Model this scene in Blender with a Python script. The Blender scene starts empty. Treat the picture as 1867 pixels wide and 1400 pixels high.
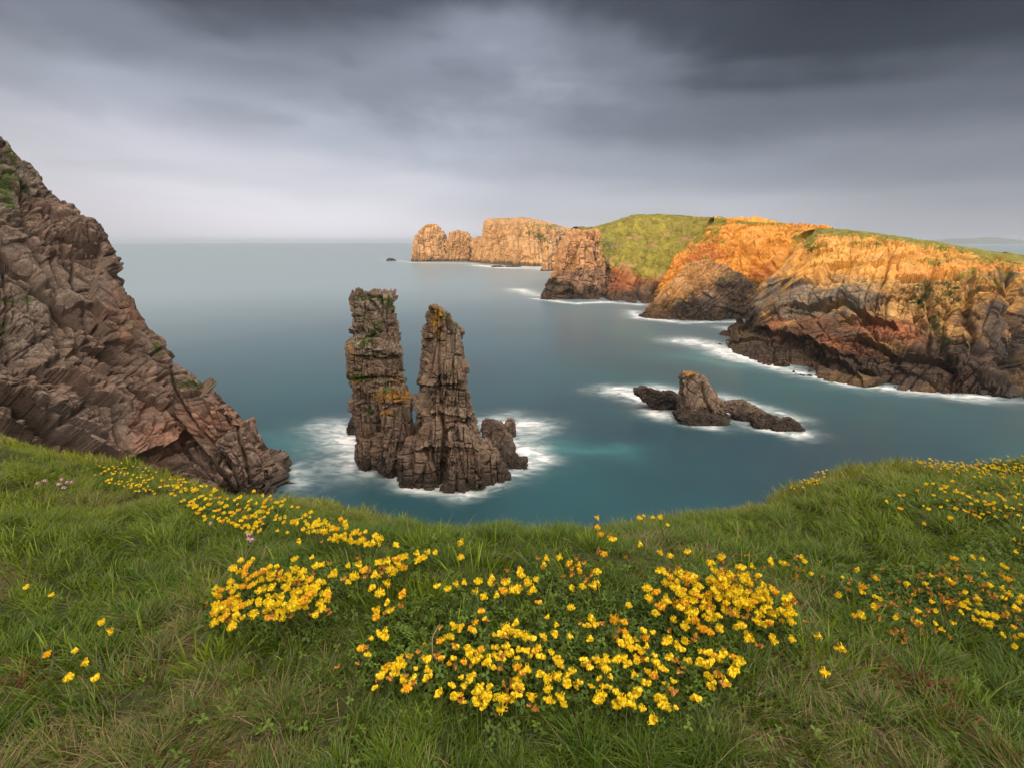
import bpy, math, random
import numpy as np
from mathutils import Matrix, Vector
rng = np.random.default_rng(7)
random.seed(7)
S = bpy.context.scene
COL = S.collection
R = math.radians

# ------------------------------------------------------------------ camera, sky, sun, exposure
H = 60.0                      # camera height above the sea
F = 933.0                     # focal length in photo pixels (1867 wide)
PITCH = math.atan(259.0 / 933.0)
cam_d = bpy.data.cameras.new('camera'); cam = bpy.data.objects.new('camera', cam_d); COL.objects.link(cam)
cam.location = (0, 0, H); cam.rotation_euler = (math.pi / 2 - PITCH, 0, 0)
cam_d.sensor_width = 36; cam_d.lens = 36 * F / 1867.0
cam_d.clip_start = 0.02; cam_d.clip_end = 120000
S.camera = cam
S.view_settings.view_transform = 'Standard'; S.view_settings.look = 'None'
S.view_settings.gamma = 1.0; S.view_settings.exposure = 0.0; S.view_settings.use_curve_mapping = False
S.cycles.max_bounces = 5; S.cycles.diffuse_bounces = 2; S.cycles.glossy_bounces = 2
S.cycles.transmission_bounces = 2; S.cycles.volume_bounces = 1; S.cycles.transparent_max_bounces = 6
S.cycles.use_denoising = True
S.cycles.caustics_reflective = False; S.cycles.caustics_refractive = False
S.cycles.sample_clamp_indirect = 4.0

SUN_EL = 8.0
SUN_D = np.array([0.513, 0.858]); SUN_D /= np.linalg.norm(SUN_D)     # horizontal travel of the light
SUN_N = np.array([SUN_D[1], -SUN_D[0]])
sun_d = bpy.data.lights.new('sun', 'SUN'); sun = bpy.data.objects.new('sun', sun_d); COL.objects.link(sun)
sun_d.energy = 4.4; sun_d.angle = R(0.8); sun_d.color = (1.0, 0.61, 0.19)
sdir = Vector((SUN_D[0] * math.cos(R(SUN_EL)), SUN_D[1] * math.cos(R(SUN_EL)), -math.sin(R(SUN_EL))))
sun.rotation_euler = sdir.to_track_quat('-Z', 'Y').to_euler()

def ray(px, py):                             # direction of a photo pixel: x, forward, down
    u = (np.asarray(px, float) - 933.5) / F; v = (np.asarray(py, float) - 700.0) / F
    return u, math.cos(PITCH) - v * math.sin(PITCH), math.sin(PITCH) + v * math.cos(PITCH)
class NT:
    """tiny node-tree helper"""
    def __init__(s, tree): s.t = tree; s.n = tree.nodes; s.l = tree.links
    def node(s, typ, ins=None, **kw):
        nd = s.n.new(typ)
        for k, v in kw.items(): setattr(nd, k, v)
        for k, v in (ins or {}).items():
            sock = nd.inputs[k]
            if isinstance(v, bpy.types.NodeSocket): s.l.new(v, sock)
            else: sock.default_value = v
        return nd
    def math(s, op, a, b=0.0, c=None, clamp=False):
        ins = {0: a, 1: b}
        if c is not None: ins[2] = c
        return s.node('ShaderNodeMath', ins, operation=op, use_clamp=clamp).outputs[0]
    def mix(s, f, a, b, mode='MIX'):
        nd = s.n.new('ShaderNodeMix'); nd.data_type = 'RGBA'; nd.blend_type = mode
        for i, v in ((0, f), (6, a), (7, b)):
            if isinstance(v, bpy.types.NodeSocket): s.l.new(v, nd.inputs[i])
            else: nd.inputs[i].default_value = v if i == 0 else (tuple(v) + (1,))[:4]
        return nd.outputs[2]
    def ramp(s, f, stops, interp='LINEAR'):
        nd = s.n.new('ShaderNodeValToRGB'); cr = nd.color_ramp; cr.interpolation = interp
        while len(cr.elements) < len(stops): cr.elements.new(0.5)
        for e, (p, c) in zip(cr.elements, stops):
            e.position = p; e.color = (tuple(c) + (1,))[:4] if hasattr(c, '__len__') else (c, c, c, 1)
        s.l.new(f, nd.inputs[0]); return nd.outputs[0]
    def noise(s, vec, scale, detail=4, rough=0.55, dist=0.0, col=False):
        nd = s.node('ShaderNodeTexNoise', {'Vector': vec, 'Scale': scale, 'Detail': detail, 'Roughness': rough, 'Distortion': dist})
        return nd.outputs['Color' if col else 0]
    def mapr(s, v, a, b, c=0.0, d=1.0, smooth=True):
        nd = s.node('ShaderNodeMapRange', {0: v, 1: a, 2: b, 3: c, 4: d})
        if smooth: nd.interpolation_type = 'SMOOTHSTEP'
        return nd.outputs[0]

W = bpy.data.worlds.new("World"); S.world = W; W.use_nodes = True
def build_world():
    k = NT(W.node_tree); W.node_tree.nodes.clear()
    out = k.node('ShaderNodeOutputWorld')
    sky = k.node('ShaderNodeTexSky', sky_type='NISHITA', sun_disc=False)
    sky.sun_elevation = R(SUN_EL); sky.sun_rotation = math.atan2(-SUN_D[0], -SUN_D[1])
    bg1 = k.node('ShaderNodeBackground', {0: sky.outputs[0], 1: 0.07})
    tc = k.node('ShaderNodeTexCoord').outputs['Generated']
    sep = k.node('ShaderNodeSeparateXYZ', {0: tc})
    x, y, z = sep.outputs
    zz = k.math('ADD', k.math('MAXIMUM', z, 0.0), 0.10)
    cx = k.math('DIVIDE', x, zz); cy = k.math('DIVIDE', y, zz)
    # cloud sheet coordinates; drawn out in depth, as a long exposure draws the drifting cloud
    v1 = k.node('ShaderNodeCombineXYZ', {0: cx, 1: k.math('MULTIPLY', cy, 0.55), 2: 3.1}).outputs[0]
    n1 = k.noise(v1, 0.55, 5, 0.5, 0.3)
    v2 = k.node('ShaderNodeCombineXYZ', {0: k.math('MULTIPLY', cx, 0.55), 1: k.math('MULTIPLY', cy, 0.9), 2: 9.3}).outputs[0]
    n2 = k.noise(v2, 1.2, 4, 0.45, 0.4)
    nn = k.math('ADD', k.math('MULTIPLY', n1, 0.7), k.math('MULTIPLY', n2, 0.3))
    dn = k.math('SUBTRACT', nn, 0.5)
    # brightness of the cloud deck by height: light band over the sea, a dark bank, brighter again overhead
    side = k.math('MULTIPLY', x, 0.09)
    e = k.math('ADD', k.math('ADD', z, k.math('MULTIPLY', dn, k.mapr(z, 0.0, 0.35, 0.04, 0.62))), side)
    c = k.ramp(e, [(0.0, (.64, .67, .72)), (0.07, (.505, .54, .595)), (0.16, (.345, .39, .46)), (0.25, (.20, .232, .285)),
                   (0.325, (.074, .088, .115)), (0.42, (.042, .052, .070)), (0.62, (.30, .32, .36)), (0.80, (.58, .61, .66))], 'EASE')
    # a paler, slightly mauve break in the cloud on the left
    warm = k.math('MULTIPLY', k.mapr(x, 0.15, -0.45), k.mapr(z, 0.02, 0.22, 1.0, 0.45))
    c = k.mix(warm, c, k.mix(1.0, c, (1.03, 1.0, 1.005), 'MULTIPLY'))
    # broad breaks and banks in the deck, each about a fixed direction
    wv = k.node('ShaderNodeVectorMath', {0: tc, 1: k.node('ShaderNodeCombineXYZ', {0: k.math('MULTIPLY', k.math('MULTIPLY', dn, .5), k.mapr(z, .05, .3)), 1: 0.0, 2: k.math('MULTIPLY', k.math('MULTIPLY', dn, -.55), k.mapr(z, .05, .3))}).outputs[0]}, operation='ADD').outputs[0]
    for (bx, by, rad, gain) in [(560, 150, 15, 1.33), (130, 120, 9, 1.02), (1000, 250, 12, 1.10), (420, 20, 8, .75), (1870, 0, 17, .62), (1300, 40, 10, .9), (1650, 330, 14, 1.15)]:
        u, f, d = ray(bx, by); v = Vector((float(u), float(f), float(-d))).normalized()
        dp = k.node('ShaderNodeVectorMath', {0: wv, 1: tuple(v)}, operation='DOT_PRODUCT').outputs['Value']
        m = k.mapr(dp, math.cos(R(rad * 1.5)), 1.0)
        c = k.mix(m, c, k.mix(1.0, c, (gain, gain, gain * 1.01), 'MULTIPLY'))
    # unseen bright patch added high in the sky behind, as soft key light
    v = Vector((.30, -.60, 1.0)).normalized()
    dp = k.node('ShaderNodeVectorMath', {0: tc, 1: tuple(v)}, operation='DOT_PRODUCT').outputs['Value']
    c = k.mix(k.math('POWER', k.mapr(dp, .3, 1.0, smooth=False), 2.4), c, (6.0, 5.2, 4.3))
    c = k.mix(1.0, c, (1.035, .99, .98), 'MULTIPLY')
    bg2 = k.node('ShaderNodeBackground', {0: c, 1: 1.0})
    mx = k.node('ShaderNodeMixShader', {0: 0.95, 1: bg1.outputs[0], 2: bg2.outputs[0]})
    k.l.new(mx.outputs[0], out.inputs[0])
build_world()

# ------------------------------------------------------------------ helpers
def P(px, py, Y):
    u, f, d = ray(px, py); t = Y / f
    return (u * t, Y, H - d * t)
def Wt(px, py, z=0.0):                       # the point of the sea level seen at a photo pixel
    u, f, d = ray(px, py); t = (H - z) / d
    return (u * t, f * t, z)
def project(p):
    c, s = math.cos(PITCH), math.sin(PITCH)
    dz = p[:, 2] - H
    dep = p[:, 1] * c - dz * s; up = p[:, 1] * s + dz * c
    dep = np.where(np.abs(dep) < 1e-3, 1e-3, dep)
    return 933.5 + F * p[:, 0] / dep, 700 - F * up / dep

def tag(o, label=None, cat=None, group=None, kind=None):
    if label: o['label'] = label
    if cat: o['category'] = cat
    if group: o['group'] = group
    if kind: o['kind'] = kind
    return o

def make_mesh(name, co, quads=None, tris=None, mat=None, color=None, smooth=False, parent=None, attrs=None):
    me = bpy.data.meshes.new(name)
    nq = 0 if quads is None else len(quads); nt = 0 if tris is None else len(tris)
    me.vertices.add(len(co)); me.vertices.foreach_set('co', np.asarray(co, np.float32).ravel())
    loops = []
    if nq: loops.append(np.asarray(quads, np.int32).ravel())
    if nt: loops.append(np.asarray(tris, np.int32).ravel())
    loops = np.concatenate(loops)
    me.loops.add(len(loops)); me.loops.foreach_set('vertex_index', loops)
    starts = np.concatenate([np.arange(nq) * 4, nq * 4 + np.arange(nt) * 3]).astype(np.int32)
    me.polygons.add(nq + nt); me.polygons.foreach_set('loop_start', starts)
    me.polygons.foreach_set('use_smooth', np.full(nq + nt, smooth))
    me.update(calc_edges=True)
    if color is not None:
        a = me.attributes.new('Col', 'FLOAT_COLOR', 'POINT')
        a.data.foreach_set('color', np.concatenate([color, np.ones((len(color), 1))], 1).astype(np.float32).ravel())
    for k, v in (attrs or {}).items():
        a = me.attributes.new(k, 'FLOAT', 'POINT'); a.data.foreach_set('value', np.asarray(v, np.float32))
    if mat: me.materials.append(mat)
    o = bpy.data.objects.new(name, me); COL.objects.link(o)
    if parent: o.parent = parent
    return o

# ---- vectorised noise
def h3(ix, iy, iz, seed=0):
    h = (ix.astype(np.int64) * 374761393 + iy.astype(np.int64) * 668265263 + iz.astype(np.int64) * 2147483647 + seed * 1274126177) & 0xffffffff
    h = ((h ^ (h >> 13)) * 1274126177) & 0xffffffff
    h = ((h ^ (h >> 16)) * 2246822519) & 0xffffffff
    return ((h ^ (h >> 15)) & 0xffffff) / float(0xffffff)
def vnoise(p, seed=0):
    i = np.floor(p).astype(np.int64); f = p - i; f = f * f * f * (f * (f * 6 - 15) + 10)
    r = 0
    for dx in (0, 1):
        for dy in (0, 1):
            for dz in (0, 1):
                w = (f[:, 0] if dx else 1 - f[:, 0]) * (f[:, 1] if dy else 1 - f[:, 1]) * (f[:, 2] if dz else 1 - f[:, 2])
                r = r + w * h3(i[:, 0] + dx, i[:, 1] + dy, i[:, 2] + dz, seed)
    return r
def fbm(p, oct=4, seed=0, gain=0.5):
    a, s, r, q = 1.0, 0.0, 0.0, p
    for o in range(oct):
        r = r + a * (vnoise(q, seed + o) - 0.5); s += a; a *= gain; q = q * 2.03 + 17.3
    return r / s * 2.0           # about -1..1
def worley(p, seed=0):
    i = np.floor(p).astype(np.int64); b1 = np.full(len(p), 9.0); b2 = b1.copy(); ident = np.zeros(len(p))
    for dx in (-1, 0, 1):
        for dy in (-1, 0, 1):
            for dz in (-1, 0, 1):
                cx, cy, cz = i[:, 0] + dx, i[:, 1] + dy, i[:, 2] + dz
                q = np.stack([cx + h3(cx, cy, cz, seed), cy + h3(cx, cy, cz, seed + 1), cz + h3(cx, cy, cz, seed + 2)], 1)
                d = np.sqrt(((q - p) ** 2).sum(1)); idn = h3(cx, cy, cz, seed + 3)
                c1 = d < b1
                b2 = np.where(c1, b1, np.minimum(b2, d)); ident = np.where(c1, idn, ident); b1 = np.where(c1, d, b1)
    return b1, b2, ident
def facets(p, seed=0):
    """planar facets: each cell of a random 3-D mosaic is one tilted plane; returns (offset, cell value, nearness of the seam)"""
    i = np.floor(p).astype(np.int64); b1 = np.full(len(p), 9.0); b2 = b1.copy(); ident = np.zeros(len(p)); cen = np.zeros_like(p)
    for dx in (-1, 0, 1):
        for dy in (-1, 0, 1):
            for dz in (-1, 0, 1):
                cx, cy, cz = i[:, 0] + dx, i[:, 1] + dy, i[:, 2] + dz
                q = np.stack([cx + h3(cx, cy, cz, seed), cy + h3(cx, cy, cz, seed + 1), cz + h3(cx, cy, cz, seed + 2)], 1)
                d = np.abs(q - p).max(1) * .6 + np.sqrt(((q - p) ** 2).sum(1)) * .4
                c1 = d < b1; b2 = np.where(c1, b1, np.minimum(b2, d)); b1 = np.where(c1, d, b1)
                idn = h3(cx, cy, cz, seed + 3); ident = np.where(c1, idn, ident); cen = np.where(c1[:, None], q, cen)
    k = (ident * 9973).astype(np.int64); t = np.stack([h3(k, k, k, 5), h3(k, k, k, 6), h3(k, k, k, 7)], 1) - .5
    return ((p - cen) * t).sum(1) * 1.5 + (ident - .5), ident, b2 - b1
def sstep(x, a, b):
    t = np.clip((x - a) / (b - a), 0, 1); return t * t * (3 - 2 * t)
def frame(strike, dip, roll=0):
    return np.array(Matrix.Rotation(R(strike), 3, 'Z') @ Matrix.Rotation(R(dip), 3, 'Y') @ Matrix.Rotation(R(roll), 3, 'X'))
def blocks(p, M, su, sv, sw, seed, warp=0.25):
    """jointed rock: returns (random value of the block, distance to the nearest joint in m, tilt inside the block)"""
    q = p @ M
    s0 = max(su, sw)
    q = q + np.stack([fbm(p / (s0 * 2.2), 2, seed + 11), fbm(p / (s0 * 2.2), 2, seed + 23), fbm(p / (s0 * 2.2), 2, seed + 37)], 1) * s0 * warp
    u = q[:, 0] / su; u = u + 0.33 * np.sin(u * 2.1 + seed); iu = np.floor(u)
    hv = h3(iu, iu * 0, iu * 0, seed)
    v = q[:, 1] / sv + hv * 5; v = v + 0.3 * np.sin(v * 1.7 + seed); iv = np.floor(v)
    hw = h3(iu, iv, iu * 0, seed + 1)
    w = q[:, 2] / (sw * (0.55 + 0.9 * hw)) + hw * 9; iw = np.floor(w)
    hb = h3(iu, iv, iw, seed + 2)
    fu, fv, fw = u - iu, v - iv, w - iw
    e = np.minimum(np.minimum(np.minimum(fu, 1 - fu) * su, np.minimum(fv, 1 - fv) * sv), np.minimum(fw, 1 - fw) * sw)
    tl = (fu - .5) * (h3(iu, iv, iw, seed + 3) - .5) + (fw - .5) * (h3(iu, iv, iw, seed + 4) - .5) + (fv - .5) * (h3(iu, iv, iw, seed + 5) - .5)
    return hb, e, tl
def seg_dist(x, y, pts):
    d = np.full(len(x), 1e9)
    for (ax, ay), (bx, by) in zip(pts[:-1], pts[1:]):
        vx, vy = bx - ax, by - ay; L = vx * vx + vy * vy + 1e-9
        t = np.clip(((x - ax) * vx + (y - ay) * vy) / L, 0, 1)
        d = np.minimum(d, np.hypot(x - ax - t * vx, y - ay - t * vy))
    return d
def catmull(C, n, axis, dense=None):
    C = np.moveaxis(C, axis, 0); K = len(C)
    t = np.interp(np.linspace(0, 1, n), *dense) if dense else np.linspace(0, K - 1, n); i = np.clip(np.floor(t).astype(int), 0, K - 2); f = (t - i)
    sh = (n,) + (1,) * (C.ndim - 1); f = f.reshape(sh)
    p1, p2 = C[i], C[i + 1]; p0 = C[np.maximum(i - 1, 0)]; p3 = C[np.minimum(i + 2, K - 1)]
    m1 = (p2 - p0) * .5 * .75; m2 = (p3 - p1) * .5 * .75
    r = (2*f**3 - 3*f**2 + 1) * p1 + (f**3 - 2*f**2 + f) * m1 + (-2*f**3 + 3*f**2) * p2 + (f**3 - f**2) * m2
    return np.moveaxis(r, 0, axis)
def grid_normals(G, wrap=False):
    if wrap:
        du = np.roll(G, -1, 1) - np.roll(G, 1, 1)
    else: du = np.gradient(G, axis=1)
    dv = np.gradient(G, axis=0)
    n = np.cross(du, dv); return n / (np.linalg.norm(n, axis=2, keepdims=True) + 1e-9)
def grid_quads(nr, nc, wrap=False, off=0):
    r = np.arange(nr - 1)[:, None]; c = np.arange(nc if wrap else nc - 1)[None, :]
    c2 = (c + 1) % nc
    return (np.stack([r * nc + c, r * nc + c2, (r + 1) * nc + c2, (r + 1) * nc + c], -1).reshape(-1, 4) + off)

def rock_finish(G, N, st, wrap):
    """displace a smooth grid into jointed rock and colour it; st = style dict"""
    nr, nc = G.shape[:2]; p = G.reshape(-1, 3).copy(); n = N.reshape(-1, 3)
    s = st['size']; M = st['frame']; amp = st.get('amp', 1.0); sd = st.get('seed', 1)
    asp = st.get('asp', (1, 1, 1.3))
    big = fbm(p / (s * 4), 3, sd) * s * 0.55 * st.get('big', 1.0)
    b1, e1, t1 = blocks(p, M, s * 1.5 * asp[0], s * 1.5 * asp[1], s * 1.5 * asp[2], sd + 5, .3)
    b2, e2, t2 = blocks(p, M, s * .55 * asp[0], s * .55 * asp[1], s * .55 * asp[2], sd + 9, .25)
    zs = np.array([1, 1, st.get('tall', .7)])
    wq = (p @ M) + fbm(p / s, 2, sd + 3)[:, None] * s * .12
    fa0, _, g0_ = facets(wq * zs / (s * 1.9), sd + 30)
    fa1, cb, g1 = facets(wq * zs / (s * .75), sd + 40)
    fa2, cw, g2 = facets(wq * zs / (s * .27), sd + 50)
    # massive smooth faces beside shattered zones
    fz = .30 + 1.1 * sstep(fbm(p / (s * 2.6), 3, sd + 160), -.35, .45)
    d = big + fa0 * s * .50 * st.get('slab', 1) + fz * (fa1 * s * .32 + fa2 * s * .10 + (b2 - .5) * s * .12) + (b1 - .5) * s * .34 + t1 * s * .22
    gk = st.get('crack', 1.0)
    d -= gk * (s * .30 * np.exp(-(e1 / (s * .07)) ** 2) + fz * (s * .17 * np.exp(-(e2 / (s * .042)) ** 2) + s * .10 * np.exp(-(g1 / .05) ** 2) + s * .05 * np.exp(-(g2 / .07) ** 2)))
    d += fbm(p / (s * .3), 4, sd + 70) * s * .035
    d = d * amp - s * amp * st.get('bias', 0)
    if 'lim' in st: d = np.clip(d, None, np.repeat(st['lim'], nc) * .16) * np.minimum(1, np.repeat(st['lim'], nc) / (s * 1.1))
    if 'calm' in st: d *= np.repeat(st['calm'], nc)
    px, py = project(p)
    front = n[:, 1] < 0.6
    for pts, w, dep in st.get('carve', []):
        wob = fbm(p / (s * 1.5), 3, sd + 90) * w * .8
        dd = seg_dist(px + wob, py + wob, pts)
        d -= dep * np.exp(-(dd / w) ** 2) * front
    for pts, Lp, hgt in st.get('step', []):       # a ledge: the rock above the line stands proud of the rock below it
        q = np.array(pts, float); yl = np.interp(px, q[:, 0], q[:, 1]) + fbm(p / (s * 1.2), 3, sd + 95) * 7
        dy = py - yl; endf = sstep(px, q[0, 0] - 4, q[0, 0] + 14) * (1 - sstep(px, q[-1, 0] - 14, q[-1, 0] + 4))
        d += front * endf * hgt * np.where(dy < 0, np.exp(dy / Lp), -.9 * np.exp(-dy / (Lp * 1.1)))
    p += n * d[:, None]
    G2 = p.reshape(nr, nc, 3); N2 = grid_normals(G2, wrap).reshape(-1, 3)
    # colour
    px, py = project(p)
    A, B, C_ = [np.array(c) for c in st['cols']]
    m1 = np.clip(.5 + .8 * fbm(p / (s * 3.0), 3, sd + 100), 0, 1)[:, None]
    m2 = np.clip(.5 + .9 * fbm(p / (s * .8) + 9, 4, sd + 110), 0, 1)[:, None]
    col = A * (1 - m1) + B * m1
    col = col * (1 - m2 * .6) + C_ * m2 * .6
    col *= (0.78 + .26 * b2 + .2 * cb)[:, None] * (0.86 + .28 * cw)[:, None]
    col *= (1 + .2 * fbm(p / (s * .12), 3, sd + 115))[:, None]
    wx, wy = fbm(p / (s * 1.8) + 3, 4, sd + 170), fbm(p / (s * 1.8) + 40, 4, sd + 171)
    def blob(lst, colr, thr=.5, soft=.18, nsc=.5, nz_=.45):
        nonlocal col
        if not lst: return
        m = np.zeros(len(p))
        for cx, cy, rx, ry, stg in lst:
            m = np.maximum(m, stg * np.exp(-((px + wx * rx * 1.3 - cx) / rx) ** 2 - ((py + wy * ry * 1.3 - cy) / ry) ** 2))
        m = sstep(m + nz_ * fbm(p / (s * nsc), 5, sd + 130, .6), thr - soft, thr + soft)[:, None]
        col = col * (1 - m) + np.array(colr) * (.8 + .25 * cw + .15 * b2)[:, None] * m
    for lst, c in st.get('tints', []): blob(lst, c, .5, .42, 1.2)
    blob(st.get('gold'), (.30, .165, .03), .55, .12, .3, .8)
    blob(st.get('turf'), (.135, .145, .028), .5, .22, .5, .7)
    blob(st.get('moss'), (.060, .080, .022), .55, .12, .25, .9)
    up = N2[:, 2] * st.get('flip', 1)
    if st.get('ledge', 0) > 0:
        m = sstep(up + .35 * fbm(p / (s * .8), 3, sd + 140), .72, .95) * st['ledge'] * sstep(p[:, 2], st.get('ledge_z', 12), st.get('ledge_z', 12) + 10)
        col = col * (1 - m[:, None]) + np.array((.06, .072, .03)) * m[:, None]
    # black tidal zone: dark lichen and weed up to a wandering height
    wz = st.get('wet', 4.0)
    if wz > 0:
        m = 1 - sstep(p[:, 2] + fbm(p / (s * 1.6), 4, sd + 150) * wz * .8, wz * .45, wz * 1.35)
        col = col * (1 - m[:, None] * .82) + np.array((.028, .024, .021)) * m[:, None] * .82
    return p, np.clip(col, .008, .8)

MATS = {}
def rock_mat(name, fine, rough=.85, tint=(1, 1, 1)):
    m = bpy.data.materials.new(name); m.use_nodes = True; k = NT(m.node_tree); k.n.clear()
    out = k.node('ShaderNodeOutputMaterial'); b = k.node('ShaderNodeBsdfPrincipled')
    a = k.node('ShaderNodeAttribute', attribute_name='Col').outputs['Color']
    pos = k.node('ShaderNodeNewGeometry').outputs['Position']
    n1 = k.noise(pos, 1.0 / fine, 8, .65); n2 = k.noise(pos, .22 / fine, 6, .6, .5)
    vo = k.node('ShaderNodeTexVoronoi', {'Vector': pos, 'Scale': .45 / fine}, feature='DISTANCE_TO_EDGE').outputs[0]
    crack = k.mapr(vo, 0.0, .05)
    g = k.math('MULTIPLY', k.mapr(n1, .25, .75, .74, 1.26), k.mapr(n2, .3, .7, .82, 1.16))
    c = k.mix(1.0, a, k.node('ShaderNodeCombineXYZ', {0: g, 1: g, 2: g}).outputs[0], 'MULTIPLY')
    k.l.new(c, b.inputs['Base Color']); b.inputs['Roughness'].default_value = rough
    b.inputs['Specular IOR Level'].default_value = .25
    hgt = k.math('ADD', k.math('ADD', n1, k.math('MULTIPLY', n2, 1.5)), k.math('MULTIPLY', crack, .7))
    bp = k.node('ShaderNodeBump', {'Height': hgt, 'Strength': .6, 'Distance': fine * .7})
    k.l.new(bp.outputs[0], b.inputs['Normal']); k.l.new(b.outputs[0], out.inputs[0])
    return m

def surf(name, ctrl, nr, nc, st, mat, parent=None):
    """ctrl[row][col] control points -> rock sheet with a front, a crest and a back"""
    C = np.array(ctrl, float); G = catmull(catmull(C, nr, 0, st.get('rows')), nc, 1, st.get('cols_t')); N = grid_normals(G)
    if N[nr // 2, nc // 2].dot(np.array([0, -1, .2])) < 0: N = -N; st = dict(st, flip=-1)
    p, col = rock_finish(G, N, st, False)
    return make_mesh(name, p, grid_quads(nr, nc), mat=mat, color=col, parent=parent)

BOX = [(-1, -.75), (-.75, -1), (.7, -1), (1, -.7), (1, .75), (.75, 1), (-.75, 1), (-1, .7)]
def loft_data(rows, Y, depth, st, nr, nc, section=BOX, lean=0.0, seed=None):
    """rows = (py, xl, xr) outline in the photo, set at distance Y; a closed column of rock with real thickness"""
    sec = np.array(section + [section[0]], float)
    L = np.r_[0, np.cumsum(np.hypot(*np.diff(sec, axis=0).T))]; tt = np.linspace(0, L[-1], nc + 1)[:-1]
    su = np.interp(tt, L, sec[:, 0]); sv = np.interp(tt, L, sec[:, 1])
    ks = []
    top = rows[0][0]
    for i, (py, xl, xr, *dd) in enumerate(rows):
        a = P(xl, py, Y); b = P(xr, py, Y)
        cx, hw, z = (a[0] + b[0]) / 2, (b[0] - a[0]) / 2, a[2]
        hd = dd[0] if dd else depth * min(1, max(.35, hw / ((max(r[2] - r[1] for r in rows) * Y / F) / 2)))
        yo = dd[1] if len(dd) > 1 else 0
        ks.append((cx, Y + yo, z, hw, hd))
    k0 = ks[0]; ks = [(k0[0], k0[1], k0[2] + .02, k0[3] * .04, k0[4] * .04)] + ks
    kb = ks[-1]
    if kb[2] > -3: ks.append((kb[0], kb[1], -4.0, kb[3] * 1.05, kb[4] * 1.05))
    K = np.array(ks)
    # resample by arc length of the left edge so that cells stay even
    seg = np.r_[0, np.cumsum(np.abs(np.diff(K[:, 2])) + np.abs(np.diff(K[:, 3])) + .05)]
    t = np.linspace(0, seg[-1], nr)
    K2 = np.stack([np.interp(t, seg, K[:, j]) for j in range(5)], 1)
    G = np.zeros((nr, nc, 3))
    G[:, :, 0] = K2[:, 0:1] + K2[:, 3:4] * su; G[:, :, 1] = K2[:, 1:2] + K2[:, 4:5] * sv; G[:, :, 2] = K2[:, 2:3]
    # round the normals a little
    Gs = G.copy()
    for _ in range(6):
        Gs = (Gs + np.roll(Gs, 1, 1) + np.roll(Gs, -1, 1)) / 3
        Gs[1:-1] = (Gs[1:-1] * 2 + Gs[:-2] + Gs[2:]) / 4
    N = grid_normals(Gs, True)
    cen = np.stack([K2[:, 0:1].repeat(nc, 1), K2[:, 1:2].repeat(nc, 1), K2[:, 2:3].repeat(nc, 1)], -1)
    mid = slice(nr // 3, nr)
    if ((G - cen) * N)[mid].sum() < 0: N = -N; st = dict(st, flip=-1)
    p, col = rock_finish(G, N, dict(st, seed=seed or st.get('seed', 1), lim=K2[:, 3] + .3, bias=st.get('bias', .16)), True)
    return p, col, grid_quads(nr, nc, True)
def loft(name, pieces, mat, parent=None):
    ps, cs, qs, off = [], [], [], 0
    for d in pieces:
        p, c, q = loft_data(**d); ps.append(p); cs.append(c); qs.append(q + off); off += len(p)
    return make_mesh(name, np.concatenate(ps), np.concatenate(qs), mat=mat, color=np.concatenate(cs), parent=parent)
def empty(name, loc=(0, 0, 0)):
    o = bpy.data.objects.new(name, None); COL.objects.link(o); o.location = loc; o.empty_display_size = .1; return o
def adopt(root, *kids):
    for c in kids: c.parent = root; c.matrix_parent_inverse = Matrix.Translation(-Vector(root.location))

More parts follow.
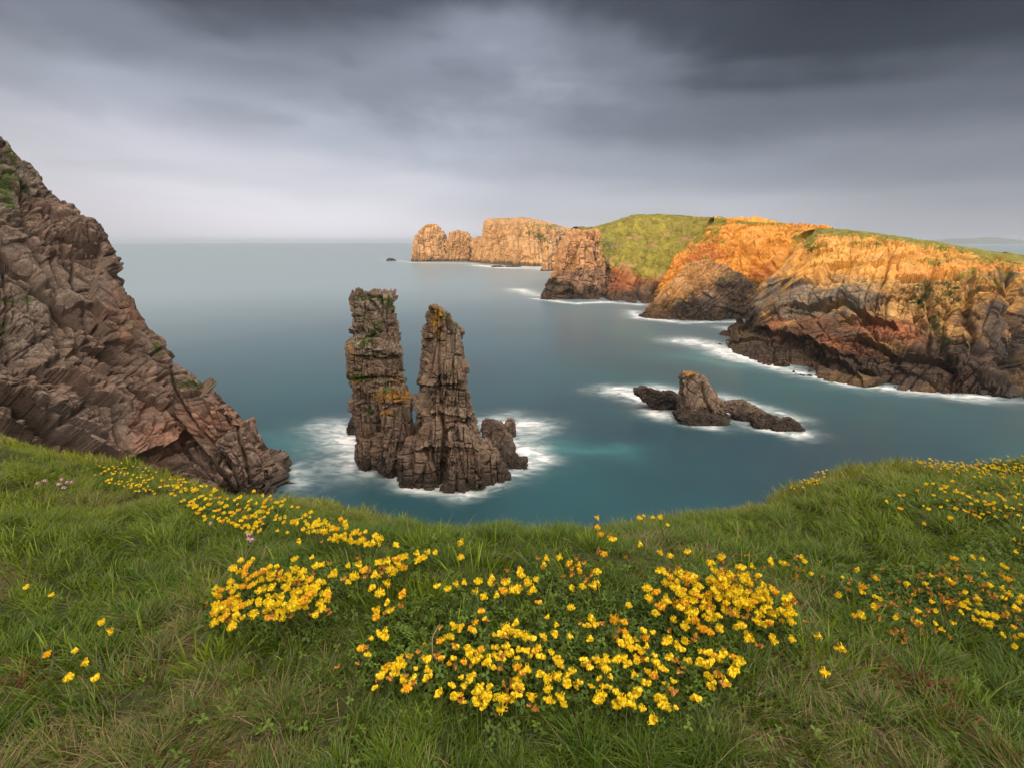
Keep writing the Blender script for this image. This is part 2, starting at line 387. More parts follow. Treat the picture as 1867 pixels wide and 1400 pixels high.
# ------------------------------------------------------------------ clifftop ground (polar sheet: meadow, its drop to the sea, an unseen hill added behind to cast shade)
EDGE = [(-500, 770, 5.6), (-250, 775, 4.9), (0, 803, 4.2), (100, 832, 3.9), (200, 856, 3.6), (300, 878, 3.3), (400, 900, 3.0), (520, 925, 2.7), (700, 966, 2.35), (850, 996, 2.15),
        (1000, 1012, 2.0), (1100, 1002, 2.0), (1200, 978, 2.1), (1300, 944, 2.2), (1400, 916, 2.35), (1500, 888, 2.55), (1600, 866, 2.75), (1700, 856, 2.9), (1867, 846, 3.1), (2150, 840, 3.5), (2500, 835, 4.2)]
_phi, _re, _he = [], [], []
for ex, ey, eY in EDGE:
    q = P(ex, ey, eY); _phi.append(math.degrees(math.atan2(q[0], q[1]))); _re.append(math.hypot(q[0], q[1])); _he.append(H - q[2])
def ground_z(x, y):
    x = np.asarray(x, float); y = np.asarray(y, float)
    r = np.hypot(x, y); ph = np.degrees(np.arctan2(x, y))
    p2 = np.stack([x, y, x * 0], -1).reshape(-1, 3)
    re = np.interp(ph, _phi, _re); he = np.interp(ph, _phi, _he)
    rw = fbm(np.stack([ph * .11, ph * 0, ph * 0 + 4], -1).reshape(-1, 3), 3, 61).reshape(r.shape)
    re = re * (1 + .035 * rw)
    r0 = 0.95
    near = .50 + .14 * np.clip(r / r0, 0, 1) ** 2
    t = np.clip((r - r0) / (re - r0), 0, None)
    h = near + (he - .64) * np.where(t < 1, t ** 1.08, 1 + 1.08 * (t - 1))
    d = np.clip(r - re, 0, None)
    h = h + np.where(d < 1.4, 1.1 * d * d, 1.1 * 1.96 + 3.1 * (d - 1.4))
    h = np.minimum(h, 68)
    und = fbm(p2 * 1.1 + 5, 3, 63).reshape(r.shape) * .055 + fbm(p2 * 4.3, 3, 67).reshape(r.shape) * .018
    und = und * sstep(r, .15, .6)
    w = sstep(np.abs(ph), 62, 100)
    hb = .55 - .045 * np.minimum(r, 60) + 0 * r
    dd = x * SUN_D[0] + y * SUN_D[1]; n = x * SUN_N[0] + y * SUN_N[1]
    crest = np.interp(n, CREST_N, CREST_Z)
    hill = np.clip(crest - 62, 0, None) * np.exp(-((dd + 150) / 48.0) ** 2) * sstep(-dd, 20, 60)  # unseen hill, added behind the camera to keep the sun off the view
    low = np.clip(62 - crest, 0, None) * sstep(-dd, 30, 120) * 0 
    z = H - ((1 - w) * h + w * hb) + und * (1 + r * .1).clip(0, 3) + hill * w
    side = sstep(np.where(n < 0, -n - 70, n), 190, 260)
    return z - side * 66 * w
CREST_N = [-330, -235, -215, -195, -142, -128, -108, -93, -63, 3, 67, 120, 190, 240]
CREST_Z = [62, 62, 100, 120, 114, 84, 80, 108, 122, 107, 111, 111, 95, 62]  # crest heights shaped so that its shadow ends along the cliffs

def ray_ground(px, py, lift=0.0):
    u, f, d = ray(np.asarray(px, float), np.asarray(py, float))
    Ys = np.geomspace(.2, 9, 420); hit = np.full(u.shape, np.nan); done = np.zeros(u.shape, bool)
    for Y in Ys:
        t = Y / f; below = (H - d * t) < ground_z(u * t, np.full(u.shape, Y)) + lift
        new = below & ~done; hit[new] = Y; done |= below
    ok = done; Y = np.where(ok, hit, 3.0); t = Y / f
    x = u * t; return x, Y, ground_z(x, Y), ok

def gmask(x, y):
    """patchiness of the turf shared by the soil and the blades: dry patches, lush patches"""
    p = np.stack([x, y, x * 0], -1)
    dry = sstep(fbm(p * 2.3 + 3, 4, 71) + .35 * fbm(p * 7 + 1, 2, 73), .05, .5)
    lush = sstep(fbm(p * 1.5 + 30, 3, 75), .0, .5)
    red = sstep(fbm(p * 5 + 60, 3, 77), .38, .6)
    return dry, lush, red

def build_ground():
    nph, nr = 760, 420
    ph = np.concatenate([np.linspace(-180, -65, 130, endpoint=False), np.linspace(-65, 65, 500, endpoint=False), np.linspace(65, 180, 130, endpoint=False)])
    rr = np.concatenate([np.geomspace(.05, 8, 300, endpoint=False), np.geomspace(8, 420, 120)])
    PH, RR = np.meshgrid(np.radians(ph), rr)
    X = RR * np.sin(PH); Y = RR * np.cos(PH); Z = ground_z(X, Y)
    Z = np.where(RR > 400, -8, Z)
    p = np.stack([X, Y, Z], -1).reshape(-1, 3)
    dry, lush, red = gmask(p[:, 0], p[:, 1])
    v = fbm(p * 9, 4, 81)[:, None]
    col = np.array((.036, .050, .012)) * (1 + .5 * v)
    col = col * (1 - dry[:, None] * .6) + np.array((.11, .085, .045)) * dry[:, None] * .6
    n = grid_normals(p.reshape(len(rr), nph, 3), True).reshape(-1, 3); steep = 1 - sstep(np.abs(n[:, 2]), .35, .6)
    steep = steep * (np.hypot(p[:, 0], p[:, 1]) > 1)
    col = col * (1 - steep[:, None]) + np.array((.17, .12, .09)) * (1 + .4 * v) * steep[:, None]
    o = make_mesh('meadow_ground', p, grid_quads(len(rr), nph, True), mat=soil, color=np.clip(col, .005, 1), smooth=True)
    tag(o, kind='structure')
soil = rock_mat('soil', .02, .95)
build_ground()

# ------------------------------------------------------------------ rock materials and styles
m_stack = rock_mat('stack_rock', .55)
m_cliff = rock_mat('cliff_rock', .5)
m_right = rock_mat('headland_rock', 1.1)
m_far = rock_mat('far_rock', 3.0)

GR = [(.25, .17, .13), (.20, .155, .13), (.33, .25, .20)]             # brown granite
# ---- left cliff
def left_cliff():
    T = [(-290, 120, 62), (-215, 142, 92), P(-100, 170, 152), P(0, 262, 149), P(60, 322, 147), P(112, 378, 145), P(190, 450, 142), P(220, 525, 139), P(262, 603, 136),
         P(312, 668, 132), P(395, 712, 127), P(436, 748, 124), P(484, 812, 120), P(515, 868, 118), P(526, 895, 117)]
    B = [(-160, 40, 50), (-140, 55, 42), P(-420, 800, 72), P(-200, 830, 76), P(-60, 860, 80), P(60, 890, 84), P(170, 910, 90), P(230, 925, 95), P(280, 930, 99),
         P(330, 935, 103), P(390, 945, 106), P(430, 942, 108), P(468, 930, 110), P(500, 918, 112), P(520, 910, 114)]
    T = np.array(T); B = np.array(B); rows = []
    back = T + np.array([-6, 22, -30]); back[:, 2] = np.maximum(back[:, 2] * .5, -4)
    back2 = T + np.array([-10, 40, 0]); back2[:, 2] = -6
    back1 = T + np.array([-2, 4, -1.0])
    rows += [back2, back, back1, T]
    for f, bul in ((.1, 1.0), (.3, 4), (.5, 3.0), (.7, 5), (.88, 2)):
        m = T * (1 - f) + B * f
        # bulge out towards the viewer's right, where the face looks
        i = np.arange(len(T)); wgt = np.clip((len(T) - 1 - i) / 6, 0, 1)
        m = m + np.outer(wgt * bul * (1 + .5 * np.sin(i * 1.9)), [.45, -.6, .1]); rows.append(m)
    rows.append(B)
    C = B + np.array([3, -4, 0]); C[:, 2] = B[:, 2] * .45; rows.append(C)
    D = B + np.array([8, -2, 0]); D[:, 2] = -6; rows.append(D)
    st = dict(size=5.8, frame=frame(30, -18, 0), seed=21, crack=2.0, rows=([0, .09, .95, 1], [0, 3, 9.3, 11]), cols_t=([0, .09, 1], [0, 2, 14]), cols=[(.130, .087, .067), (.100, .082, .070), (.20, .152, .122)], amp=.66, slab=1.5, asp=(.8, 1, 1.6), tall=.75, wet=3.0, ledge=.5, ledge_z=30,
              carve=[([(-60, 430), (0, 470), (60, 505), (130, 560), (200, 620), (240, 660)], 6, 4.5),
                     ([(-40, 690), (40, 725), (120, 770), (200, 800), (235, 845)], 5, 4.5),
                     ([(60, 700), (120, 680), (180, 700), (210, 740)], 4, 2),
                     ([(-20, 745), (60, 775), (140, 812), (230, 850)], 9, 3.2),
                     ([(120, 560), (150, 640), (205, 690), (215, 760), (230, 840)], 4, 4.5),
                     ([(30, 300), (60, 420), (90, 470)], 2.5, 2.5), ([(135, 430), (140, 520), (165, 600)], 2.5, 2.5),
                     ([(85, 380), (95, 450), (120, 520)], 2.5, 2.2),
                     ([(200, 560), (215, 620), (270, 700), (280, 780)], 2.5, 2.6),
                     ([(432, 750), (436, 800), (450, 850), (470, 890)], 3, 3.5), ([(480, 810), (488, 850), (490, 880)], 3, 2.6),
                     ([(290, 790), (340, 782), (380, 800), (400, 850), (430, 880)], 4, 1.8), ([(240, 840), (300, 830), (360, 862), (420, 880)], 7, 2.0)],
              step=[([(-80, 440), (60, 500), (140, 575), (235, 655)], 26, 3.2), ([(60, 668), (130, 690), (210, 740)], 20, 2.6), ([(-60, 700), (60, 745), (150, 800), (240, 850)], 22, 4.5),
                    ([(-80, 770), (60, 800), (200, 850)], 14, 3.0), ([(235, 838), (300, 812), (345, 790), (400, 850), (440, 890)], 20, 2.8), ([(230, 690), (300, 740), (350, 790)], 18, 1.8)],
              moss=[(18, 345, 22, 32, 1), (12, 290, 30, 14, .8), (40, 546, 32, 9, .9), (290, 640, 12, 12, 1), (350, 695, 60, 12, .8), (14, 592, 10, 16, .7)],
              tints=[([(330, 780, 90, 60, .9), (230, 560, 60, 60, .6)], (.21, .12, .085)), ([(120, 760, 80, 60, .8), (60, 590, 60, 40, .8)], (.17, .14, .12)), ([(20, 330, 80, 70, .7)], (.15, .135, .115))])
    o = surf('sea_cliff', rows, 760, 680, st, m_cliff)
    tag(o, 'steep reddish brown granite cliff falling to the sea on the left', kind='structure')
left_cliff()

# ---- the twin stack
ST = dict(size=3.0, frame=frame(12, 3, 0), cols=[(.150, .100, .070), (.105, .078, .062), (.24, .185, .14)], amp=.72, wet=6, ledge=.6, ledge_z=15, asp=(.7, .8, 1.9), big=.4, slab=1.3, crack=1.5, tall=.7, tints=[([(690, 555, 34, 28, .8), (655, 620, 26, 26, .8), (832, 610, 14, 50, .75), (700, 640, 50, 10, .5)], (.29, .25, .20)), ([(700, 800, 60, 60, .6), (830, 850, 50, 40, .6)], (.12, .085, .065))])
DIA = [(-1, -.1), (-.45, -1), (-.2, -1), (.9, -.7), (1, -.5), (1, .5), (.5, 1), (-.6, 1), (-1, .5)]
gold1 = [(640, 655, 14, 8, .8), (660, 693, 30, 7, .8), (720, 720, 30, 14, .9), (735, 690, 25, 6, .8), (700, 728, 14, 10, .7), (634, 640, 8, 10, .8), (708, 752, 16, 8, .6)]
moss1 = [(690, 545, 40, 14, .7), (708, 560, 14, 28, .8), (680, 595, 30, 16, .8), (665, 618, 22, 14, .9), (665, 690, 36, 9, 1), (705, 710, 12, 8, .9), (672, 752, 10, 8, .7)]
gold2 = [(792, 570, 12, 26, .85), (800, 600, 8, 30, .75), (812, 575, 10, 8, .5)]
moss2 = [(805, 572, 12, 10, .8), (835, 590, 8, 10, .7), (800, 620, 6, 16, .6)]
root = empty('sea_stack', Wt(770, 860))
tag(root, 'twin pinnacled brown sea stack standing in the bay with white water round its foot', 'sea stack')
crv1 = [([(640, 648), (690, 655), (745, 650)], 2.5, .9), ([(636, 694), (690, 692), (748, 690)], 3, 1.2), ([(664, 650), (670, 690)], 2, .6), ([(700, 640), (702, 690)], 2, .7),
        ([(690, 745), (688, 800), (700, 850)], 3.5, 1.6), ([(667, 700), (664, 760), (672, 830)], 2.5, .9), ([(735, 740), (748, 800), (752, 860)], 5, 2.4), ([(670, 535), (668, 600)], 1.8, .6), ([(694, 740), (740, 735)], 3, .8)]
crv2 = [([(750, 690), (757, 780), (748, 850)], 4, 2.2), ([(803, 580), (800, 660), (806, 740)], 2.2, 1.1), ([(823, 600), (826, 700), (834, 760)], 2, .8), ([(806, 760), (812, 800), (808, 880)], 4, 2.2),
        ([(830, 770), (836, 830), (850, 885)], 3, 1.4), ([(775, 770), (800, 760), (815, 720)], 3, .9), ([(780, 760), (785, 830), (790, 870)], 4, 1.6), ([(862, 800), (868, 850)], 2.5, 1.2),
        ([(845, 610), (843, 660), (852, 720)], 1.8, .7)]
STP1 = [([(634, 650), (690, 646), (745, 652)], 14, .4), ([(690, 700), (752, 688)], 12, .8), ([(690, 745), (752, 730)], 12, .7)]
STP2 = [([(756, 700), (800, 705), (858, 690)], 18, .9), ([(752, 762), (800, 752), (862, 760)], 14, .7), ([(750, 820), (800, 812), (880, 822)], 14, .7)]
s1 = dict(ST, step=STP1, seed=31, gold=gold1, moss=moss1, carve=crv1); s2 = dict(ST, step=STP2, seed=47, gold=gold2, moss=moss2, carve=crv2)
pA = loft('pinnacle', [
    dict(rows=[(527, 658, 700), (531, 648, 712), (541, 645, 721), (560, 648, 722), (600, 653, 726), (650, 656, 728), (700, 656, 732), (780, 664, 735)], Y=137, depth=4.6, st=s1, nr=300, nc=230, seed=31),
    dict(rows=[(590, 652, 690), (602, 643, 702), (614, 640, 712)  , (640, 638, 716), (700, 642, 725), (780, 655, 730)], Y=134, depth=4.5, st=s1, nr=240, nc=200, seed=33),
    dict(rows=[(618, 640, 690), (627, 634, 716), (640, 634, 730), (652, 634, 735), (690, 637, 738), (720, 641, 742), (780, 650, 748), (830, 660, 752), (862, 667, 752)], Y=132.5, depth=5.4, st=s1, nr=330, nc=300, seed=35)], m_stack)
pB = loft('pinnacle', [
    dict(rows=[(556, 784, 799), (566, 781, 812), (580, 777, 828), (594, 774, 842), (608, 771, 848), (640, 769, 850), (690, 765, 857), (750, 753, 863), (790, 751, 871), (830, 748, 880), (870, 740, 890), (884, 738, 893)],
         Y=124.5, depth=6.5, st=s2, nr=460, nc=420, section=DIA, seed=47)], m_stack)
pC = loft('buttress', [
    dict(rows=[(699, 700, 738), (705, 692, 746), (718, 688, 747), (760, 690, 752), (800, 685, 758), (845, 690, 765), (872, 700, 770)], Y=127.5, depth=4.5, st=s1, nr=250, nc=230, seed=37),
    dict(rows=[(800, 738, 772), (830, 728, 790), (868, 722, 800), (884, 728, 806)], Y=121, depth=4, st=dict(s2, asp=(1, 1, .6)), nr=160, nc=200, seed=39),
    dict(rows=[(772, 828, 850), (790, 818, 868), (830, 812, 884), (870, 806, 892), (893, 802, 892)], Y=118.5, depth=3.6, st=s2, nr=200, nc=200, seed=49),
    dict(rows=[(800, 876, 892), (818, 872, 905), (840, 872, 918), (862, 872, 930), (872, 872, 930)], Y=124, depth=4.5, st=dict(s2, asp=(.7, 1, 1)), nr=150, nc=180, seed=51)], m_stack)
adopt(root, pA, pB, pC)
pC['label'] = 'lower buttress of broken blocks between and before the two pinnacles'
pA['label'] = 'flat topped left pinnacle with green and golden lichen ledges'
pB['label'] = 'pointed right pinnacle with a yellow tipped arris'

# ---- rocks round the stack and the skerries
SK = dict(size=1.5, frame=frame(20, 35, 0), cols=[(.12, .088, .07), (.085, .066, .056), (.19, .145, .115)], amp=.6, wet=1.3, asp=(.6, 1, 1.4), bias=.08)
def rock(name, label, pieces, cat='rock', group=None, mat=m_stack):
    o = loft(name, pieces, mat); tag(o, label, cat, group)
    # origin at the rock's foot
    c = np.array([v.co for v in o.data.vertices]).mean(0) if len(o.data.vertices) < 4000 else None
    return o
rock('boulder', 'upright cleft brown boulder in the surf just right of the twin stack',
     [dict(rows=[(762, 884, 893), (767, 879, 902), (780, 878, 912), (800, 880, 920), (812, 880, 924)], Y=146, depth=3, st=dict(SK, seed=61), nr=110, nc=140),
      dict(rows=[(766, 902, 908), (775, 897, 918), (795, 896, 932), (812, 894, 938)], Y=143.5, depth=3, st=dict(SK, seed=63), nr=110, nc=140)], group='rocks at the foot of the twin stack')
rock('boulder', 'low black wet rocks at the far right foot of the twin stack',
     [dict(rows=[(812, 900, 918), (820, 893, 934), (832, 888, 942), (846, 886, 944)], Y=132, depth=3, st=dict(SK, seed=65, wet=9), nr=90, nc=130),
      dict(rows=[(832, 945, 955), (836, 938, 962), (846, 932, 963)], Y=131, depth=2.2, st=dict(SK, seed=67, wet=9), nr=60, nc=90),
      dict(rows=[(826, 930, 938), (834, 924, 948), (843, 920, 950)], Y=133, depth=2.2, st=dict(SK, seed=68, wet=9), nr=60, nc=90)], group='rocks at the foot of the twin stack')
rock('boulder', 'small dark block half hidden behind the left foot of the stack',
     [dict(rows=[(761, 640, 650), (765, 637, 656), (785, 636, 660)], Y=157, depth=2.5, st=dict(SK, seed=69, wet=9), nr=70, nc=90)], group='rocks at the foot of the twin stack')
rock('boulder', 'tiny pale rock awash in the foam behind the cleft boulder',
     [dict(rows=[(762, 925, 933), (767, 920, 938), (775, 918, 940)], Y=154, depth=1.5, st=dict(SK, seed=70, wet=3), nr=40, nc=60)], group='rocks at the foot of the twin stack')
rock('skerry', 'tall tilted brown block in the middle of the skerries',
     [dict(rows=[(679, 1246, 1266), (683, 1243, 1278), (695, 1242, 1290), (712, 1241, 1302), (735, 1240, 1316), (752, 1238, 1324), (770, 1242, 1331)], Y=171, depth=5.5, st=dict(SK, size=2.6, seed=71, wet=5, cols=[(.20, .14, .10), (.14, .105, .085), (.27, .205, .15)],
        gold=[(1262, 682, 22, 5, .8)], carve=[([(1280, 700), (1285, 730), (1305, 765)], 2.5, 1.2), ([(1290, 690), (1318, 740)], 2, .6)]), nr=240, nc=260),
      dict(rows=[(748, 1236, 1285), (756, 1230, 1314), (772, 1240, 1331)], Y=168, depth=5, st=dict(SK, seed=73, wet=8), nr=110, nc=220)], group='skerries in the bay')
rock('skerry', 'low jagged black reef at the left end of the skerries',
     [dict(rows=[(706, 1158, 1176), (711, 1154, 1200), (722, 1160, 1228), (738, 1185, 1240), (750, 1205, 1246)], Y=183, depth=4, st=dict(SK, seed=75, wet=14, amp=1.1), nr=110, nc=240),
      dict(rows=[(713, 1212, 1222), (720, 1196, 1236), (740, 1190, 1246)], Y=185, depth=4, st=dict(SK, seed=77, wet=14, amp=1.1), nr=70, nc=160)], group='skerries in the bay')
rock('skerry', 'long low brown rock tapering to the right end of the skerries',
     [dict(rows=[(729, 1345, 1354), (733, 1322, 1362), (745, 1318, 1385), (758, 1335, 1405), (768, 1350, 1425)], Y=171, depth=4, st=dict(SK, seed=81, wet=3), nr=110, nc=220),
      dict(rows=[(752, 1385, 1398), (760, 1370, 1420), (776, 1370, 1440), (784, 1380, 1450)], Y=163, depth=3, st=dict(SK, seed=83, wet=5), nr=80, nc=200),
      dict(rows=[(761, 1430, 1440), (767, 1420, 1452), (778, 1405, 1464), (787, 1400, 1467)], Y=160, depth=2.6, st=dict(SK, seed=85, wet=6), nr=80, nc=160)], group='skerries in the bay')

# ---- right headland
def zrow(pts, dz, dy, z=None):
    a = np.array(pts, float) + np.array([0, dy, dz])
    if z is not None: a[:, 2] = z
    return a
RC = [(.43, .225, .050), (.31, .18, .075), (.54, .35, .13)]
def main_cliff():
    Wl = [(1345, 592), (1312, 617), (1372, 657), (1440, 677), (1505, 692), (1620, 709), (1720, 717), (1790, 722), (1870, 728), (1990, 735), (2200, 745)]
    Wp = np.array([Wt(*w) for w in Wl])
    r2 = np.array([P(1368, 585, 352), P(1362, 600, 322), P(1400, 612, 283), P(1455, 630, 262), P(1510, 640, 243), P(1615, 655, 224), P(1712, 664, 214), P(1765, 668, 207), P(1850, 670, 214), P(2000, 670, 215), P(2200, 680, 215)])
    r3 = np.array([P(1374, 552, 358), P(1375, 556, 335), P(1420, 560, 300), P(1475, 565, 280), P(1535, 572, 260), P(1640, 585, 240), P(1738, 595, 230), P(1795, 600, 222), P(1860, 600, 228), P(2000, 600, 228), P(2200, 610, 228)])
    r4 = np.array([P(1412, 505, 366), P(1405, 515, 345), P(1455, 508, 318), P(1510, 508, 297), P(1570, 510, 278), P(1680, 525, 255), P(1775, 535, 243), P(1830, 535, 236), P(1880, 540, 240), P(2000, 545, 240), P(2200, 560, 240)])
    r5 = np.array([P(1455, 448, 376), P(1462, 450, 360), P(1500, 443, 338), P(1555, 443, 320), P(1620, 449, 303), P(1730, 468, 283), P(1815, 484, 270), P(1870, 490, 262), P(1920, 497, 262), P(2050, 510, 262), P(2250, 525, 262)])
    r6 = np.array([P(1475, 430, 388), P(1492, 424, 380), P(1525, 427, 360), P(1580, 431, 343), P(1650, 440, 328), P(1750, 458, 310), P(1830, 473, 296), P(1890, 480, 290), P(1940, 487, 288), P(2070, 498, 288), P(2260, 512, 288)])
    r7 = np.array([P(1488, 420, 420), P(1500, 417, 410), P(1540, 420, 395), P(1600, 427, 380), P(1680, 440, 360), P(1780, 456, 345), P(1850, 466, 335), P(1900, 473, 330), P(1960, 480, 330), P(2080, 490, 330), P(2280, 500, 330)])
    r8 = r7 + np.array([10, 45, -7]); r9 = r7 + np.array([20, 80, 0]); r9[:, 2] = -6
    rows = [zrow(Wp, 0, -2, -7), Wp, r2, r3, r4, r5, r6, r7, r8, r9]
    st = dict(size=8.0, frame=frame(-25, 32, 10), seed=91, rows=([0, .04, .95, 1], [0, 1, 7.2, 9]), cols_t=([0, .93, 1], [0, 8, 10]), cols=RC, amp=.60, slab=1.6, asp=(.5, 1, 2.2), tall=.45, crack=1.0, wet=17.0, big=1.2, calm=np.interp(np.interp(np.linspace(0, 1, 540), [0, .04, .95, 1], [0, 1, 7.2, 9]), [0, 5.4, 6.0, 9], [1, 1, .25, .1]),
              carve=[([(1380, 610), (1450, 625), (1540, 665), (1640, 690)], 7, 3), ([(1560, 560), (1600, 620), (1660, 640), (1740, 655)], 6, 3.5), ([(1700, 470), (1690, 540), (1710, 600), (1740, 690)], 7, 3.5),
                     ([(1770, 500), (1760, 580), (1790, 650)], 7, 4), ([(1835, 500), (1850, 560), (1845, 660)], 9, 6), ([(1620, 460), (1610, 520), (1570, 560)], 5, 2.4), ([(1490, 450), (1480, 520), (1440, 560)], 4, 1.6),
                     ([(1670, 570), (1700, 610), (1690, 650)], 5, 2.4), ([(1550, 450), (1545, 500)], 4, 1.5), ([(1450, 560), (1540, 545), (1600, 590)], 5, 1.8), ([(1800, 700), (1860, 690)], 6, 3)],
              step=[([(1440, 560), (1540, 545), (1640, 600)], 16, 3), ([(1560, 610), (1640, 650), (1740, 655)], 14, 3), ([(1380, 600), (1480, 620), (1600, 690)], 12, 2.5)],
              turf=[(1740, 478, 150, 12, .62), (1485, 432, 22, 20, .8), (1800, 510, 70, 20, .5), (1590, 445, 60, 6, .7)],
              moss=[(1720, 590, 26, 60, .62), (1690, 535, 30, 20, .62), (1740, 540, 40, 20, .58), (1480, 450, 12, 25, .6), (1860, 505, 40, 12, .5), (1570, 610, 20, 12, .4)],
              tints=[([(1600, 640, 360, 90, 1), (1400, 560, 60, 60, .8)], (.15, .10, .07)), ([(1480, 600, 110, 28, .9), (1640, 600, 80, 50, .95), (1560, 640, 120, 26, .8), (1720, 680, 60, 30, .6)], (.26, .10, .045)),  # broad brown deepens the shade on the lower cliff by colour
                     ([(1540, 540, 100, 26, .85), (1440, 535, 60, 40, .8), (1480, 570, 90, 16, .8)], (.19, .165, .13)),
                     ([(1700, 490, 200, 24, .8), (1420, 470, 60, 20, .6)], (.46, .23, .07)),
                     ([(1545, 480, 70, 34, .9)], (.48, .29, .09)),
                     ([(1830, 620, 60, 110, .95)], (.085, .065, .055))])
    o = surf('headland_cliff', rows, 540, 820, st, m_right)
    # grass on the plateau
    me = o.data; n = len(me.vertices); co = np.empty(n * 3, np.float32); me.vertices.foreach_get('co', co); co = co.reshape(-1, 3)
    ca = me.attributes['Col']; c = np.empty(n * 4, np.float32); ca.data.foreach_get('color', c); c = c.reshape(-1, 4)
    row = np.repeat(np.interp(np.linspace(0, 1, 540), [0, .04, .95, 1], [0, 1, 7.2, 9]), 820)
    m = sstep(row + .7 * fbm(co / 9, 5, 5, .6), 5.3, 5.8)
    nn = np.empty(n * 3, np.float32); me.vertices.foreach_get('normal', nn); m = m * sstep(np.abs(nn.reshape(-1, 3)[:, 2]), .25, .5)
    g = np.array((.15, .155, .035)) * (1 + .5 * fbm(co / 3, 4, 7))[:, None]
    c[:, :3] = c[:, :3] * (1 - m[:, None]) + g * m[:, None]; ca.data.foreach_set('color', c.ravel())
    tag(o, 'long orange brown headland cliff with a thin green turf top on the right', kind='structure')
main_cliff()

def bay_wall():
    base = [(1180, 553), (1240, 553), (1300, 556), (1365, 570), (1400, 583), (1440, 590)]
    Bp = np.array([Wt(*w) for w in base]); Bp[:, 1] -= 0
    r1 = [P(1205, 515, 530), P(1255, 510, 515), P(1310, 505, 492), P(1372, 510, 452), P(1412, 510, 420), P(1450, 510, 400)]
    r2 = [P(1225, 475, 540), P(1275, 465, 525), P(1330, 465, 505), P(1385, 468, 466), P(1428, 472, 432), P(1465, 470, 410)]
    r3 = [P(1262, 435, 552), P(1300, 425, 540), P(1350, 428, 520), P(1400, 432, 485), P(1445, 440, 450), P(1480, 440, 425)]
    r4 = [P(1300, 402, 570), P(1325, 402, 560), P(1375, 406, 540), P(1425, 412, 510), P(1470, 418, 475), P(1500, 424, 450)]
    r5 = [P(1300, 395, 600), P(1330, 398, 590), P(1380, 402, 570), P(1430, 408, 545), P(1480, 413, 510), P(1520, 418, 480)]
    r5 = np.array(r5); r6 = r5 + [15, 60, -12]; r7 = r5 + [25, 90, 0]; r7[:, 2] = -6
    rows = [zrow(Bp, 0, -3, -7), Bp, r1, r2, r3, r4, r5, r6, r7]
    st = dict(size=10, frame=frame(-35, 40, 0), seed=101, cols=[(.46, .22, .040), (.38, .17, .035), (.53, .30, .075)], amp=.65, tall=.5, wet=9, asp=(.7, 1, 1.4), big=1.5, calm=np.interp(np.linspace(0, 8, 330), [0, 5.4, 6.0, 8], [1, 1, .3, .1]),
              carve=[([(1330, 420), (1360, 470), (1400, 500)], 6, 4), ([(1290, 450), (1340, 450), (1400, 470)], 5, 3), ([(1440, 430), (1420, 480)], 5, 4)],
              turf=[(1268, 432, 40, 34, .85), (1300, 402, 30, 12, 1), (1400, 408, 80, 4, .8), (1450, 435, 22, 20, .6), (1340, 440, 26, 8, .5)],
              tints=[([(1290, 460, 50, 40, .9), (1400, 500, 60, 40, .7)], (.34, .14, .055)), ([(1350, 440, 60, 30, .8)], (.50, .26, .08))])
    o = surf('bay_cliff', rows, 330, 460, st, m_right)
    tag(o, 'glowing orange cliff at the back of the cove beside the green hill', kind='structure')
bay_wall()

